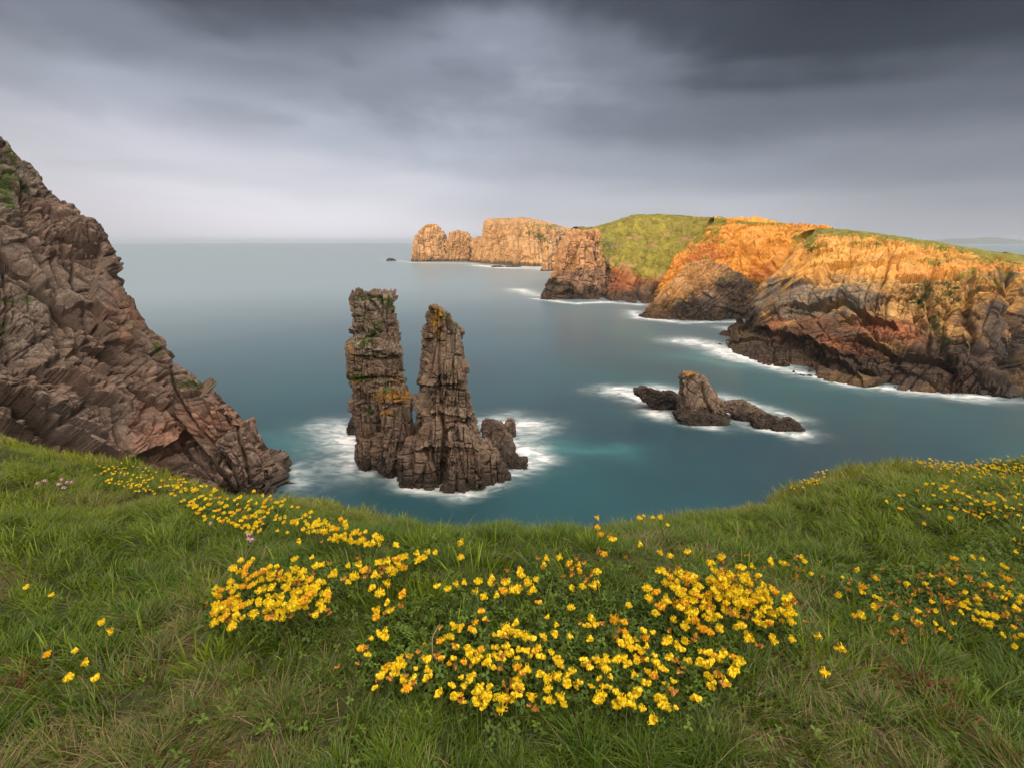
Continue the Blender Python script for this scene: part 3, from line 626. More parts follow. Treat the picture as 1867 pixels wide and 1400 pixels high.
def green_hill():
    base = [(1040, 545), (1085, 548), (1130, 550), (1175, 554), (1215, 552), (1250, 553), (1290, 556)]
    Bp = np.array([Wt(*w) for w in base])
    r1 = [P(1045, 510, 600), P(1088, 515, 592), P(1132, 515, 585), P(1170, 525, 575), P(1212, 530, 560), P(1250, 530, 545), P(1290, 530, 535)]
    r2 = [P(1050, 470, 606), P(1088, 474, 598), P(1140, 490, 590), P(1180, 502, 580), P(1215, 505, 566), P(1250, 500, 555), P(1290, 500, 545)]
    r3 = [P(1052, 440, 630), P(1085, 445, 625), P(1135, 455, 620), P(1180, 462, 612), P(1225, 462, 600), P(1265, 455, 585), P(1300, 450, 575)]
    r4 = [P(1055, 420, 660), P(1085, 425, 660), P(1132, 425, 660), P(1180, 425, 655), P(1232, 425, 640), P(1280, 420, 620), P(1315, 415, 605)]
    r5 = [P(1050, 414, 700), P(1082, 414, 700), P(1125, 404, 700), P(1165, 393, 700), P(1230, 392, 690), P(1290, 397, 670), P(1340, 399, 640)]
    r5 = np.array(r5); r6 = r5 + [0, 80, -8]; r7 = r5 + [0, 160, 0]; r7[:, 2] = -6
    rows = [zrow(Bp, 0, -3, -7), Bp, r1, r2, r3, r4, r5, r6, r7]
    st = dict(size=9, frame=frame(-15, 10, 0), seed=111, calm=np.interp(np.linspace(0, 8, 330), [0, 2.5, 3.1, 8], [1, 1, .32, .28]), cols=[(.27, .15, .09), (.20, .12, .08), (.33, .2, .12)], amp=.5, wet=11, asp=(.6, 1, 2.2), big=1.6,
              carve=[([(1095, 475), (1098, 545)], 7, 12), ([(1160, 500), (1165, 550)], 5, 5), ([(1195, 520), (1190, 555)], 5, 6)],
              tints=[([(1125, 520, 30, 30, 1)], (.30, .12, .055))])
    o = surf('green_hill', rows, 330, 420, st, m_right)
    me = o.data; n = len(me.vertices); co = np.empty(n * 3, np.float32); me.vertices.foreach_get('co', co); co = co.reshape(-1, 3)
    ca = me.attributes['Col']; c = np.empty(n * 4, np.float32); ca.data.foreach_get('color', c); c = c.reshape(-1, 4)
    row = np.repeat(np.arange(330), 420) / 329 * 8
    m = sstep(row + .9 * fbm(co / 16, 5, 5, .6), 2.7, 3.15)
    bare = sstep(fbm(co / 11 + 8, 5, 9), .22, .42) * .8 * (1 - sstep(row, 4.4, 5.6))
    g = np.array((.155, .15, .028)) * (1 + .8 * fbm(co / np.array((6, 14, 14.)), 5, 7, .65) + .5 * fbm(co / 2.5, 3, 8))[:, None]
    m = m * (1 - bare)
    c[:, :3] = c[:, :3] * (1 - m[:, None]) + g * m[:, None]; ca.data.foreach_set('color', np.clip(c, 0, 1).ravel())
    tag(o, 'rounded grassy hill with a dark red cliff foot, beyond the cove', kind='structure')
green_hill()

def ridge():
    base = [(1166, 577), (1190, 582), (1235, 585), (1290, 585), (1340, 583), (1400, 580), (1450, 575)]
    Bp = np.array([Wt(*w) for w in base])
    r1 = [P(1176, 566, 436), P(1200, 560, 424), P(1250, 552, 420), P(1300, 550, 420), P(1345, 550, 425), P(1400, 550, 430), P(1450, 550, 435)]
    r2 = [P(1184, 553, 441), P(1216, 530, 434), P(1262, 518, 432), P(1305, 518, 434), P(1350, 525, 438), P(1400, 530, 440), P(1450, 530, 445)]
    r3 = [P(1190, 545, 446), P(1226, 506, 446), P(1262, 486, 448), P(1300, 489, 450), P(1345, 505, 452), P(1400, 515, 455), P(1450, 520, 455)]
    r4 = [P(1192, 545, 455), P(1230, 503, 458), P(1266, 480, 462), P(1305, 482, 465), P(1350, 500, 470), P(1400, 512, 470), P(1450, 515, 470)]
    r5 = np.array(r4) + [3, 22, -12]; r6 = np.array(r4) + [5, 40, 0]; r6[:, 2] = -6
    rows = [zrow(Bp, 0, -3, -7), Bp, r1, r2, r3, r4, r5, r6]
    st = dict(size=6.5, frame=frame(-30, 40, 0), seed=121, tints=[([(1340, 535, 60, 50, 1), (1290, 560, 70, 24, .9)], (.10, .075, .06))], cols=[(.30, .18, .085), (.22, .14, .085), (.36, .24, .13)], amp=.75, wet=12, asp=(.5, 1, 1.8),  # dark tint puts the shade of the spur's right side into its colour
              gold=[(1215, 545, 25, 22, .55), (1250, 535, 40, 12, .5)], moss=[(1255, 480, 14, 6, .8), (1320, 510, 30, 14, .55), (1235, 495, 10, 6, .5)],
              carve=[([(1300, 500), (1260, 560)], 5, 2), ([(1330, 500), (1300, 575)], 6, 3)])
    o = surf('rocky_spur', rows, 300, 380, st, m_right)
    tag(o, 'slanting rocky spur jutting into the cove before the green hill', kind='structure')
ridge()

BT = dict(size=8.5, frame=frame(10, 8, 0), seed=131, cols=[(.33, .195, .115), (.25, .155, .10), (.38, .25, .16)], amp=.8, wet=13, asp=(.7, 1, 1.5), big=1.2)
o = loft('rocky_bluff', [
    dict(rows=[(419, 1046, 1085), (428, 1032, 1092), (445, 1024, 1094), (470, 1013, 1094), (500, 1008, 1096), (525, 1004, 1098), (548, 1004, 1098)], Y=600, depth=30, st=BT, nr=260, nc=330, seed=131,),
    dict(rows=[(436, 1060, 1078), (450, 1052, 1084), (480, 1046, 1088), (520, 1042, 1090), (548, 1040, 1092)], Y=578, depth=16, st=BT, nr=200, nc=240, seed=133),
    dict(rows=[(505, 1006, 1030), (515, 998, 1050), (528, 990, 1070), (540, 984, 1088), (548, 982, 1094)], Y=572, depth=22, st=dict(BT, wet=30, asp=(1.2, 1, .7)), nr=120, nc=300, seed=135)], m_right)
tag(o, 'pinkish blocky bluff with a black wave cut foot left of the green hill', kind='structure')
o = loft('rocky_outcrop', [dict(rows=[(460, 1006, 1013), (468, 998, 1018), (480, 990, 1022), (494, 984, 1026)], Y=1120, depth=16, st=dict(BT, seed=137, size=10, wet=5), nr=100, nc=160)], m_far)
tag(o, 'small wedge of golden rock peeping out left of the pink bluff', 'rock')

def far_head():
    cols = [(858, 478, 440, 1670), (868, 479, 434, 1660), (879, 480, 433, 1640), (883, 481, 403, 1635), (900, 482, 400, 1600), (930, 485, 398, 1560), (960, 486, 399, 1520), (990, 486, 404, 1480), (1006, 487, 408, 1470), (1040, 488, 417, 1500), (1090, 489, 421, 1560)]
    base = np.array([Wt(c[0], c[1]) for c in cols])
    base[-3:, 1] = [1340, 1420, 1500]
    top = np.array([P(c[0], c[2], c[3]) for c in cols])
    def lerp(f, dx=0): return base * (1 - f) + top * f
    hi = lerp(.85); hi[:, 1] = base[:, 1] * .45 + top[:, 1] * .55; hi[:, 2] = top[:, 2] * .86
    m2 = lerp(.55); m2[:, 1] = base[:, 1] * .6 + top[:, 1] * .4
    m1 = lerp(.28); m1[:, 1] = base[:, 1] * .85 + top[:, 1] * .15
    bk = top + [0, 120, 4]; bk2 = top + [20, 260, -10]; bk3 = top + [20, 330, 0]; bk3[:, 2] = -6
    # the dark right flank turns away
    rows = [zrow(base, 0, -4, -7), base, m1, m2, hi, top, bk, bk2, bk3]
    st = dict(size=17, frame=frame(5, 6, 0), seed=141, calm=np.interp(np.linspace(0, 8, 300), [0, 3.6, 4.6, 8], [1, 1, .35, .3]), turf=[(1000, 411, 60, 4, .7), (930, 399, 40, 3, .5)], cols=[(.36, .225, .115), (.28, .18, .10), (.42, .285, .16)], amp=.65, wet=9, asp=(.6, 1, 1.5), big=.9,
              carve=[([(944, 454), (938, 470), (935, 484)], 4, 22), ([(905, 440), (915, 480)], 3, 8), ([(985, 430), (995, 480)], 4, 10), ([(884, 435), (900, 437)], 2, 5)],
              moss=[(985, 435, 12, 16, .85), (965, 425, 14, 8, .5)])
    o = surf('far_headland', rows, 300, 460, st, m_far); tag(o, 'distant flat topped golden headland', kind='structure')
far_head()
FS = dict(size=16, frame=frame(0, 5, 0), cols=[(.37, .23, .115), (.29, .185, .10), (.42, .285, .16)], amp=.7, wet=9, asp=(.6, 1, 1.6))
o = loft('rock_island', [
    dict(rows=[(409, 778, 792), (413, 772, 800), (422, 766, 808), (432, 759, 813), (445, 757, 814), (462, 754, 815), (479, 751, 816)], Y=1690, depth=60, st=FS, nr=200, nc=300, seed=151),
    dict(rows=[(421, 826, 842), (426, 818, 853), (436, 813, 861), (450, 813, 863), (479, 812, 864)], Y=1690, depth=48, st=FS, nr=160, nc=260, seed=153),
    dict(rows=[(447, 806, 822), (479, 806, 822)], Y=1700, depth=30, st=FS, nr=60, nc=140, seed=154)], m_far)
tag(o, 'twin humped golden rock island off the far headland', 'rock island')
rock('skerry', 'tiny dark rock awash far off left of the rock island', [dict(rows=[(471.5, 709, 716), (473.5, 705, 720), (475.5, 704, 722)], Y=1700, depth=9, st=dict(SK, size=5, seed=155, wet=20), nr=40, nc=70)], group='low rocks far off', mat=m_far)
rock('skerry', 'flat dark reef in the surf before the distant headland', [dict(rows=[(484.5, 900, 912), (486.5, 896, 918), (489, 894, 920)], Y=1280, depth=9, st=dict(SK, size=5, seed=157, wet=20), nr=40, nc=90)], group='low rocks far off', mat=m_far)
rock('skerry', 'thin dark reef in the surf right of another, before the distant headland', [dict(rows=[(485, 925, 940), (486.5, 921, 948), (488.5, 920, 952)], Y=1290, depth=7, st=dict(SK, size=5, seed=159, wet=20), nr=40, nc=90)], group='low rocks far off', mat=m_far)

# distant hills
def far_hills():
    px = np.linspace(1560, 2200, 220)
    hgt = np.clip(4.5 * sstep(px, 1600, 1700) * (0.7 + .5 * np.sin(px / 47.)) + 2.6 * fbm(np.stack([px / 40, px * 0, px * 0], 1), 4, 3), .3, None) * 1.3
    Y0 = 14000.; rows = []
    base = np.array([P(x, 441, Y0) for x in px]); base[:, 2] = -5
    z = np.array([P(x, 441 - h, Y0)[2] for x, h in zip(px, hgt)])
    for dy, f in ((0, 0), (250, .55), (700, .9), (1100, 1), (1600, .8), (2600, 0)):
        r = base.copy(); r[:, 1] += dy; r[:, 2] = -5 + (z + 5) * f; rows.append(r)
    G = np.array(rows); p = G.reshape(-1, 3)
    o = make_mesh('distant_hills', p, grid_quads(6, 220), mat=m_far, color=np.tile(np.array((.07, .08, .06)), (len(p), 1)), smooth=True)
    tag(o, kind='structure')
far_hills()

# ------------------------------------------------------------------ sea
FOAM = [  # photo polyline on the water, half width m, strength
    ([(632, 785), (640, 812), (655, 840)], 6.5, 1.0), ([(600, 775), (615, 800)], 6, .55), ([(690, 858), (735, 882), (790, 893), (835, 902)], 2.6, .95), ([(836, 900), (880, 898), (900, 890)], 2.0, .6),
    ([(905, 880), (945, 858), (965, 835)], 3.6, .8), ([(925, 800), (960, 820), (970, 835)], 4.5, .9), ([(895, 775), (930, 768), (970, 778)], 6, 1.0),
    ([(1120, 712), (1160, 725), (1200, 752)], 5, 1.0), ([(1105, 712), (1190, 708), (1235, 712)], 5, .8), ([(1200, 752), (1250, 768), (1300, 778)], 3.2, .9), ([(1320, 745), (1345, 765), (1390, 780), (1440, 792), (1480, 792)], 3.0, .95),
    ([(1310, 722), (1345, 728), (1400, 745), (1450, 765)], 4, .7), ([(1330, 742), (1335, 765)], 3, .9),
    ([(1250, 622), (1300, 632), (1350, 652)], 9, 1.0), ([(1330, 640), (1400, 665), (1470, 683), (1540, 698)], 6.5, 1.0), ([(1540, 698), (1640, 712), (1720, 720), (1790, 724)], 4.5, .9),
    ([(1255, 620), (1240, 622)], 7, .6), ([(1320, 597), (1345, 603)], 7, .9),
    ([(1155, 568), (1165, 580), (1240, 588)], 6, 1.0), ([(1240, 588), (1345, 587)], 4.5, .9), 
    ([(945, 528), (985, 540)], 14, .9), ([(978, 545), (1050, 554), (1100, 551)], 6, 1.0), ([(1100, 551), (1170, 556)], 6, .9),
    ([(985, 493), (1015, 495)], 16, .9), ([(868, 484), (920, 489), (990, 490)], 20, 1.0), ([(950, 487), (1000, 488)], 14, 1.0),
    ([(700, 475), (745, 477)], 22, .8), ([(748, 479), (862, 481)], 14, .9), ([(535, 850), (545, 885)], 3.5, .45), ([(1750, 728), (1900, 735)], 4, .4)]
TEAL = [([(500, 800), (560, 815)], 9, .8), ([(985, 815), (1040, 820), (1120, 824)], 5, 1.0), ([(1250, 650), (1350, 668)], 9, .9), ([(1180, 700), (1240, 710)], 8, .5), ([(1420, 700), (1560, 712), (1700, 740)], 10, .35)]
def build_sea():
    ph = np.concatenate([np.linspace(-180, -50, 60, endpoint=False), np.linspace(-50, 50, 900, endpoint=False), np.linspace(50, 180, 60, endpoint=False)])
    rr = np.concatenate([[12], np.geomspace(60, 2500, 640, endpoint=False), np.geomspace(2500, 24000, 60)])
    PH, RR = np.meshgrid(np.radians(ph), rr)
    p = np.stack([RR * np.sin(PH), RR * np.cos(PH), RR * 0], -1).reshape(-1, 3)
    def field(lst, warp, seed):
        # drag the field along the swell so that the foam frays into streaks
        q = p[:, :2] + np.stack([fbm(p / 9, 4, seed), fbm(p / 9 + 50, 4, seed + 5)], 1) * warp
        f = np.zeros(len(p)); r = np.hypot(p[:, 0], p[:, 1])
        for pts, w, s in lst:
            w = w * 1.05
            pw = [Wt(*a)[:2] for a in pts]; cx, cy = np.mean(pw, 0); ext = max(np.hypot(a[0] - cx, a[1] - cy) for a in pw)
            m = np.hypot(p[:, 0] - cx, p[:, 1] - cy) < ext + w * 7 + 20
            k = max(1.0, math.hypot(cx, cy) / 600)
            d = seg_dist(q[m, 0], q[m, 1], pw)
            g = np.zeros(len(p)); g[m] = s * np.exp(-(d / w) ** 1.25 * .95); f = 1 - (1 - f) * (1 - g)
        return f
    foam = field(FOAM, 3.2, 201); teal = field(TEAL, 6, 211)
    o = make_mesh('sea', p, grid_quads(len(rr), len(ph), True), mat=water, smooth=True, attrs={'foam': foam, 'teal': teal})
    tag(o, kind='structure')
def water_mat():
    m = bpy.data.materials.new('sea_water'); m.use_nodes = True; k = NT(m.node_tree); k.n.clear()
    out = k.node('ShaderNodeOutputMaterial'); b = k.node('ShaderNodeBsdfPrincipled')
    pos = k.node('ShaderNodeNewGeometry').outputs['Position']
    foam = k.node('ShaderNodeAttribute', attribute_name='foam').outputs['Fac']; teal = k.node('ShaderNodeAttribute', attribute_name='teal').outputs['Fac']
    mp = k.node('ShaderNodeMapping', {0: pos}); mp.inputs['Rotation'].default_value = (0, 0, R(25)); mp.inputs['Scale'].default_value = (.16, .34, 1)
    streak = k.noise(mp.outputs[0], 1.0, 6, .6, 1.2)
    soft = k.noise(pos, .05, 4, .5, .4)
    big = k.noise(pos, .012, 3, .5)
    base = k.mix(k.mapr(big, .35, .65), (.016, .050, .070), (.014, .072, .088))
    off = k.mapr(k.node('ShaderNodeVectorMath', {0: pos}, operation='LENGTH').outputs['Value'], 90, 800)   # milky water, paled offshore by colour to stand in for haze and reflected sky
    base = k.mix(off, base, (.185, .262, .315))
    base = k.mix(k.math('MULTIPLY', teal, .38), base, (.07, .27, .28))
    fa = k.math('MULTIPLY', foam, k.mapr(streak, .3, .7, .42, 1.3))
    fa = k.math('MULTIPLY', fa, k.mapr(soft, .3, .6, .75, 1.1))
    fm = k.math('MULTIPLY', k.math('POWER', fa, 1.42, clamp=True), .84)
    tf = k.math('MULTIPLY', k.mapr(fa, .03, .5), .4)
    base = k.mix(tf, base, (.12, .26, .28))
    base = k.mix(fm, base, (.80, .83, .86))
    k.l.new(base, b.inputs['Base Color'])
    k.l.new(k.mapr(fm, 0, 1, .33, .95, False), b.inputs['Roughness'])
    b.inputs['IOR'].default_value = 1.62; b.inputs['Specular IOR Level'].default_value = .5
    mp2 = k.node('ShaderNodeMapping', {0: pos}); mp2.inputs['Rotation'].default_value = (0, 0, R(-12)); mp2.inputs['Scale'].default_value = (.12, .5, 1)
    w = k.noise(mp2.outputs[0], 1.0, 5, .6, .3)
    bp = k.node('ShaderNodeBump', {'Height': w, 'Strength': .06, 'Distance': .5}); k.l.new(bp.outputs[0], b.inputs['Normal'])
    k.l.new(b.outputs[0], out.inputs[0]); return m
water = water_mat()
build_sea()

# ------------------------------------------------------------------ turf
def leaf_mat(name, rough=.6, trans=.3, col=None):
    m = bpy.data.materials.new(name); m.use_nodes = True; k = NT(m.node_tree); k.n.clear()
    out = k.node('ShaderNodeOutputMaterial')
    if col is None: c = k.node('ShaderNodeAttribute', attribute_name='Col').outputs['Color']
    else:
        pos = k.node('ShaderNodeNewGeometry').outputs['Position']; nz = k.noise(pos, 120, 3, .5)
        c = k.mix(k.mapr(nz, .3, .7), tuple(v * .8 for v in col), tuple(min(1, v * 1.15) for v in col))
    b = k.node('ShaderNodeBsdfPrincipled', {'Base Color': c, 'Roughness': rough}); b.inputs['Specular IOR Level'].default_value = .3
    t = k.node('ShaderNodeBsdfTranslucent', {0: c})
    mx = k.node('ShaderNodeMixShader', {0: trans, 1: b.outputs[0], 2: t.outputs[0]}); k.l.new(mx.outputs[0], out.inputs[0])
    return m
m_grass = leaf_mat('grass_blade', .5, .3)
m_petal = leaf_mat('petal', .55, .25); m_leaf = leaf_mat('clover_leaf', .6, .25)

def blades_mesh(name, x, y, z, L, wd, bend, az, face, col, tipcol=None):
    N = len(x); ts = np.array([0, .38, .74, 1.0]); ws = np.array([.8, 1.0, .62, 0])
    ld = np.stack([np.cos(az), np.sin(az), az * 0], 1); sd = np.stack([np.cos(face), np.sin(face), face * 0], 1)
    V = np.zeros((N, 7, 3), np.float32); C = np.zeros((N, 7, 3), np.float32); k = 0
    base = np.stack([x, y, z], 1)
    tip = col * 1.12 if tipcol is None else tipcol
    for i, t in enumerate(ts):
        upf = L * (t - .42 * np.clip(bend, 0, 1.25) * t * t); out = L * bend * (.35 * t + .55 * t * t) 
        c = base + ld * out[:, None]; c[:, 2] += upf
        cc = col * (1 - t) + tip * t
        if i < 3:
            s = sd * (wd * ws[i] * .5)[:, None]
            V[:, k] = c - s; V[:, k + 1] = c + s; C[:, k] = cc; C[:, k + 1] = cc; k += 2
        else: V[:, k] = c; C[:, k] = cc
    o = (np.arange(N) * 7)[:, None]
    quads = np.concatenate([o + [0, 1, 3, 2], o + [2, 3, 5, 4]], 1).reshape(-1, 4); tris = (o + [4, 5, 6])
    return make_mesh(name, V.reshape(-1, 3), quads, tris, mat=m_grass, color=np.clip(C.reshape(-1, 3), 0.002, 1))

# flower patches: (outline in the photo, number of heads, share of withered heads)
PATCH = {
 'big': ([(645, 1215), (665, 1180), (690, 1135), (800, 1105), (900, 1085), (950, 1068), (1010, 1080), (1100, 1120), (1180, 1100), (1225, 1062), (1310, 1058), (1400, 1085), (1460, 1130), (1460, 1180), (1400, 1200), (1360, 1195), (1320, 1275), (1230, 1310), (1110, 1300), (1010, 1285), (880, 1285), (760, 1255), (680, 1270)], 430, .16),
 'core': ([(1180, 1110), (1230, 1062), (1390, 1080), (1440, 1120), (1440, 1165), (1320, 1140), (1220, 1170)], 130, .04),
 'left': ([(375, 1110), (430, 1058), (530, 1038), (610, 1052), (620, 1080), (600, 1120), (610, 1150), (540, 1160), (430, 1168), (385, 1150)], 165, .12),
 'left_arm': ([(620, 1060), (700, 1040), (755, 1050), (735, 1075), (650, 1105), (620, 1090)], 34, .4),
 'sparse': ([(960, 1060), (1060, 1025), (1300, 1035), (1450, 1040), (1480, 1090), (1300, 1060), (1100, 1110)], 40, .5)}
LONE = [(62, 1110), (100, 1106), (147, 1208), (195, 1172), (205, 1166), (130, 1252), (168, 1246), (184, 1268), (100, 1236), (1482, 1218), (1525, 1225), (1500, 1240), (1560, 1165), (1550, 1150), (618, 1225), (890, 1290), (1170, 1290)]
FAR = [  # (outline, heads, withered)
 ([(165, 850), (250, 848), (340, 875), (370, 905), (260, 895), (185, 885)], 110, .02), ([(310, 905), (400, 890), (470, 915), (560, 940), (700, 985), (690, 1000), (600, 980), (470, 965), (380, 955)], 200, .05),
 ([(440, 885), (520, 910), (540, 925), (450, 905)], 10, .05),
 ([(1412, 872), (1500, 858), (1512, 872), (1440, 892)], 60, .05), ([(1650, 842), (1867, 834), (1900, 860), (1760, 866), (1690, 852)], 200, .05), ([(1600, 890), (1867, 870), (1900, 960), (1700, 950), (1620, 930)], 90, .3),
 ([(1780, 985), (1900, 965), (1900, 1180), (1740, 1140), (1700, 1060)], 130, .5), ([(1490, 1050), (1720, 1040), (1740, 1160), (1640, 1170), (1540, 1100)], 75, .75), ([(1400, 1010), (1500, 1030), (1480, 1060), (1400, 1040)], 8, .8),
 ([(1150, 928), (1230, 925), (1220, 960), (1160, 950)], 10, .1), ([(770, 985), (850, 985), (850, 1010), (780, 1010)], 4, .2), ([(1080, 960), (1130, 962), (1120, 975)], 6, .1), ([(720, 1010), (780, 1020), (760, 1040), (715, 1030)], 6, .1)]
def in_poly(x, y, poly):
    ins = np.zeros(len(x), bool); n = len(poly)
    for i in range(n):
        (ax, ay), (bx, by) = poly[i], poly[(i + 1) % n]
        c = ((ay > y) != (by > y)); ins ^= c & (x < (bx - ax) * (y - ay) / ((by - ay) or 1e-9) + ax)
    return ins
def sample_poly(poly, n, rnd, clump=True):
    q = np.array(poly, float); lo, hi = q.min(0), q.max(0); pts = []
    while len(pts) < n:
        c = lo + rnd.random(2) * (hi - lo)
        dens = fbm(np.array([[c[0] / 42, c[1] / 28, 7.7]]), 3, 15)[0]
        if rnd.random() > .12 + 1.3 * sstep(dens, -.35, .45): continue
        if not in_poly(np.array([c[0]]), np.array([c[1]]), poly)[0]: continue
        best = c
        if pts:                        # best of a few candidates: heads keep a little apart
            cands = [c] + [c + rnd.normal(0, 9, 2) for _ in range(2)]
            cands = [cc for cc in cands if in_poly(np.array([cc[0]]), np.array([cc[1]]), poly)[0]]
            A = np.array(pts); best = max(cands, key=lambda cc: np.min(np.hypot(*(A - cc).T)))
        pts.append(tuple(best))
    return pts
def patch_mask(x, y, z):
    px, py = project(np.stack([x, y, z], 1)); m = np.zeros(len(x), bool)
    for poly, n, wv in list(PATCH.values()) + FAR: m |= in_poly(px, py + 4, poly)
    return m

def build_turf():
    g = np.random.default_rng(11); N = 430000
    u = g.random(N * 2); a, rmin, rmax = .45, .24, 6.6            # p(r) ~ r^(a-1)
    r = (rmin ** a + u * (rmax ** a - rmin ** a)) ** (1 / a)
    ph = np.radians(g.uniform(-60, 60, N * 2))
    re = np.interp(np.degrees(ph), _phi, _re); ok = r < re + .45; r, ph = r[ok][:N], ph[ok][:N]
    x = r * np.sin(ph); y = r * np.cos(ph)
    # the same turf, a little coarser, on both sides of the view
    M2 = 420000; xs = g.uniform(-4.2, 4.2, M2); ys = g.uniform(-1.1, 5.0, M2); rs = np.hypot(xs, ys); fs = np.degrees(np.arctan2(xs, ys))
    k2 = (np.abs(fs) > 58.5) & (rs < np.interp(fs, _phi, _re) + .3) & (g.random(M2) < .75 / (.45 + rs)) & (rs > .2)
    nv = len(x); x = np.concatenate([x, xs[k2]]); y = np.concatenate([y, ys[k2]]); r = np.hypot(x, y); wide = np.where(np.arange(len(x)) < nv, 1.0, 2.1)
    # gather blades in tufts
    p = np.stack([x, y, x * 0], 1)
    j = .012 * (1 + r * .6)
    c = np.round(p[:, :2] / (j[:, None] * 3)) ; hx = h3(c[:, 0], c[:, 1], c[:, 0] * 0, 3) - .5; hy = h3(c[:, 0], c[:, 1], c[:, 0] * 0, 4) - .5
    x = x * .45 + .55 * (c[:, 0] + hx) * j * 3 + g.normal(0, 1, len(x)) * j * .55; y = y * .45 + .55 * (c[:, 1] + hy) * j * 3 + g.normal(0, 1, len(x)) * j * .55
    keep = (y > .2) | (wide > 1); x, y, r, wide = x[keep], y[keep], r[keep], wide[keep]; c = c[keep]
    z = ground_z(x, y) - .004; n = len(x)
    dry, lush, red = gmask(x, y); pm = patch_mask(x, y, z)
    tuft = h3(c[:, 0], c[:, 1], c[:, 0] * 0, 9)
    L = g.uniform(.014, .034, n) * (1 + .75 * lush + .5 * np.clip((r - .9) / 2, 0, 1.4) + .5 * (tuft > .8))
    L *= np.where(dry > .5, .8, 1.0) * np.where(pm & (r < 1.3), .8, 1)
    wd = g.uniform(.0007, .0017, n) * (1 + .5 * lush) * (1 + .42 * np.clip(r - .6, 0, 4)) * wide
    L = L * np.where(wide > 1, 1.25, 1)
    bend = g.uniform(.3, 1.45, n); az = g.uniform(0, 2 * np.pi, n) * .65 + tuft * 2.2 * np.pi
    face = g.uniform(0, 2 * np.pi, n)
    G1, G2, G3 = np.array((.056, .112, .008)), np.array((.128, .195, .012)), np.array((.024, .062, .010))
    s = g.random(n)[:, None]; tt = tuft[:, None]
    col = G1 * (1 - s) + G2 * s; col = col * (1 - .45 * tt) + G3 * .45 * tt
    # olive bloom of the far slope
    yel = (np.clip((r - 1.1) / 1.6, 0, 1) * (.35 + .65 * g.random(n)))[:, None]
    col = col * (1 - .5 * yel) + np.array((.22, .245, .020)) * .5 * yel
    blu = (g.random(n) < .06)[:, None]; col = np.where(blu, np.array((.075, .11, .065)), col)
    isdry = g.random(n) < (.05 + .40 * dry + .18 * (1 - sstep(r, .5, .95)) * sstep(fbm(np.stack([x * 3, y * 3, x * 0 + 8], 1), 3, 41), -.25, .35)) * np.where(pm, .4, 1.0)
    dc = np.array((.22, .18, .085)) * g.uniform(.5, 1.25, (n, 1)); col = np.where(isdry[:, None], dc, col)
    wd = np.where(isdry, wd * .6, wd); L = np.where(isdry, L * 1.15, L); bend = np.where(isdry, bend * 1.3, bend)
    rd = (g.random(n) < .25 * red) & (r < 1.2); col = np.where(rd[:, None], np.array((.16, .045, .03)) * g.uniform(.6, 1.3, (n, 1)), col)
    tag(blades_mesh('meadow_grass', x, y, z, L, wd, bend, az, face, col), 'short tangled green turf with dry straw among it on the clifftop', 'grass', kind='stuff')
    # coarse tufts of broad bright blades
    spots = [(765, 1095, .6, 60), (730, 1085, .6, 45), (800, 1080, .5, 40), (1300, 975, .8, 60), (1560, 930, 1.0, 90), (1240, 990, .6, 60), (1080, 1000, .7, 60), (240, 850, 1, 60), (300, 880, 1, 60), (560, 950, .8, 60),
             (620, 935, .8, 70), (900, 955, .7, 60), (980, 965, .7, 60), (1180, 940, .8, 60), (1280, 915, .8, 60), (1400, 900, .8, 60), (60, 940, .8, 50), (520, 985, .6, 50), (1600, 990, .5, 50), (1860, 1120, .5, 30), (1690, 990, .5, 50)]
    gg = np.random.default_rng(5)
    for q in range(230): 
        a_ = gg.uniform(0, 1867); b_ = gg.uniform(845, 1230) ; spots.append((a_, b_, gg.uniform(.45, .95), int(gg.uniform(10, 30))))
    sp = np.array(spots); X, Y, Z, ok = ray_ground(sp[:, 0], sp[:, 1]); xs = []
    for (a_, b_, sc, cnt), X0, Y0, k_ in zip(spots, X, Y, ok):
        if not k_ : continue
        rr_ = math.hypot(X0, Y0); cnt = int(cnt)
        rad = .035 * sc * (1 + .5 * rr_); an = gg.uniform(0, 6.283, cnt); d = gg.random(cnt) ** .7 * rad
        xs.append(np.stack([X0 + d * np.cos(an), Y0 + d * np.sin(an), np.full(cnt, sc), an, d / rad, np.full(cnt, rr_), np.full(cnt, gg.random())], 1))
    A = np.concatenate(xs); x, y = A[:, 0], A[:, 1]; n = len(x); z = ground_z(x, y) - .004
    L = gg.uniform(.04, .082, n) * A[:, 2] * (1 + .12 * A[:, 5]); wd = gg.uniform(.0014, .0027, n) * (1 + .15 * A[:, 5])
    bend = .15 + .6 * A[:, 4] * gg.uniform(.5, 1.3, n)
    col = np.array((.16, .235, .016)) * gg.uniform(.6, 1.2, (n, 1)) * (.75 + .4 * A[:, 6:7])
    tag(blades_mesh('grass_tuft', x, y, z, L, wd, bend, A[:, 3] + gg.normal(0, .3, n), gg.uniform(0, 6.28, n), col), 'taller tufts of broad bright green grass blades scattered over the turf', 'grass', kind='stuff')
    # fringe along the edge of the drop
    n = 26000; ph = np.radians(gg.uniform(-55, 55, n)); re = np.interp(np.degrees(ph), _phi, _re); r = re * gg.uniform(.86, 1.12, n)
    x = r * np.sin(ph); y = r * np.cos(ph); z = ground_z(x, y) - .004
    t = fbm(np.stack([np.degrees(ph) / 1.3, ph * 0, ph * 0], 1), 3, 19)
    L = gg.uniform(.04, .10, n) * (1 + .6 * t); wd = gg.uniform(.002, .0042, n)
    col = np.array((.22, .255, .022)) * gg.uniform(.5, 1.25, (n, 1)); st = gg.random(n) < .12; col = np.where(st[:, None], np.array((.30, .25, .12)), col)
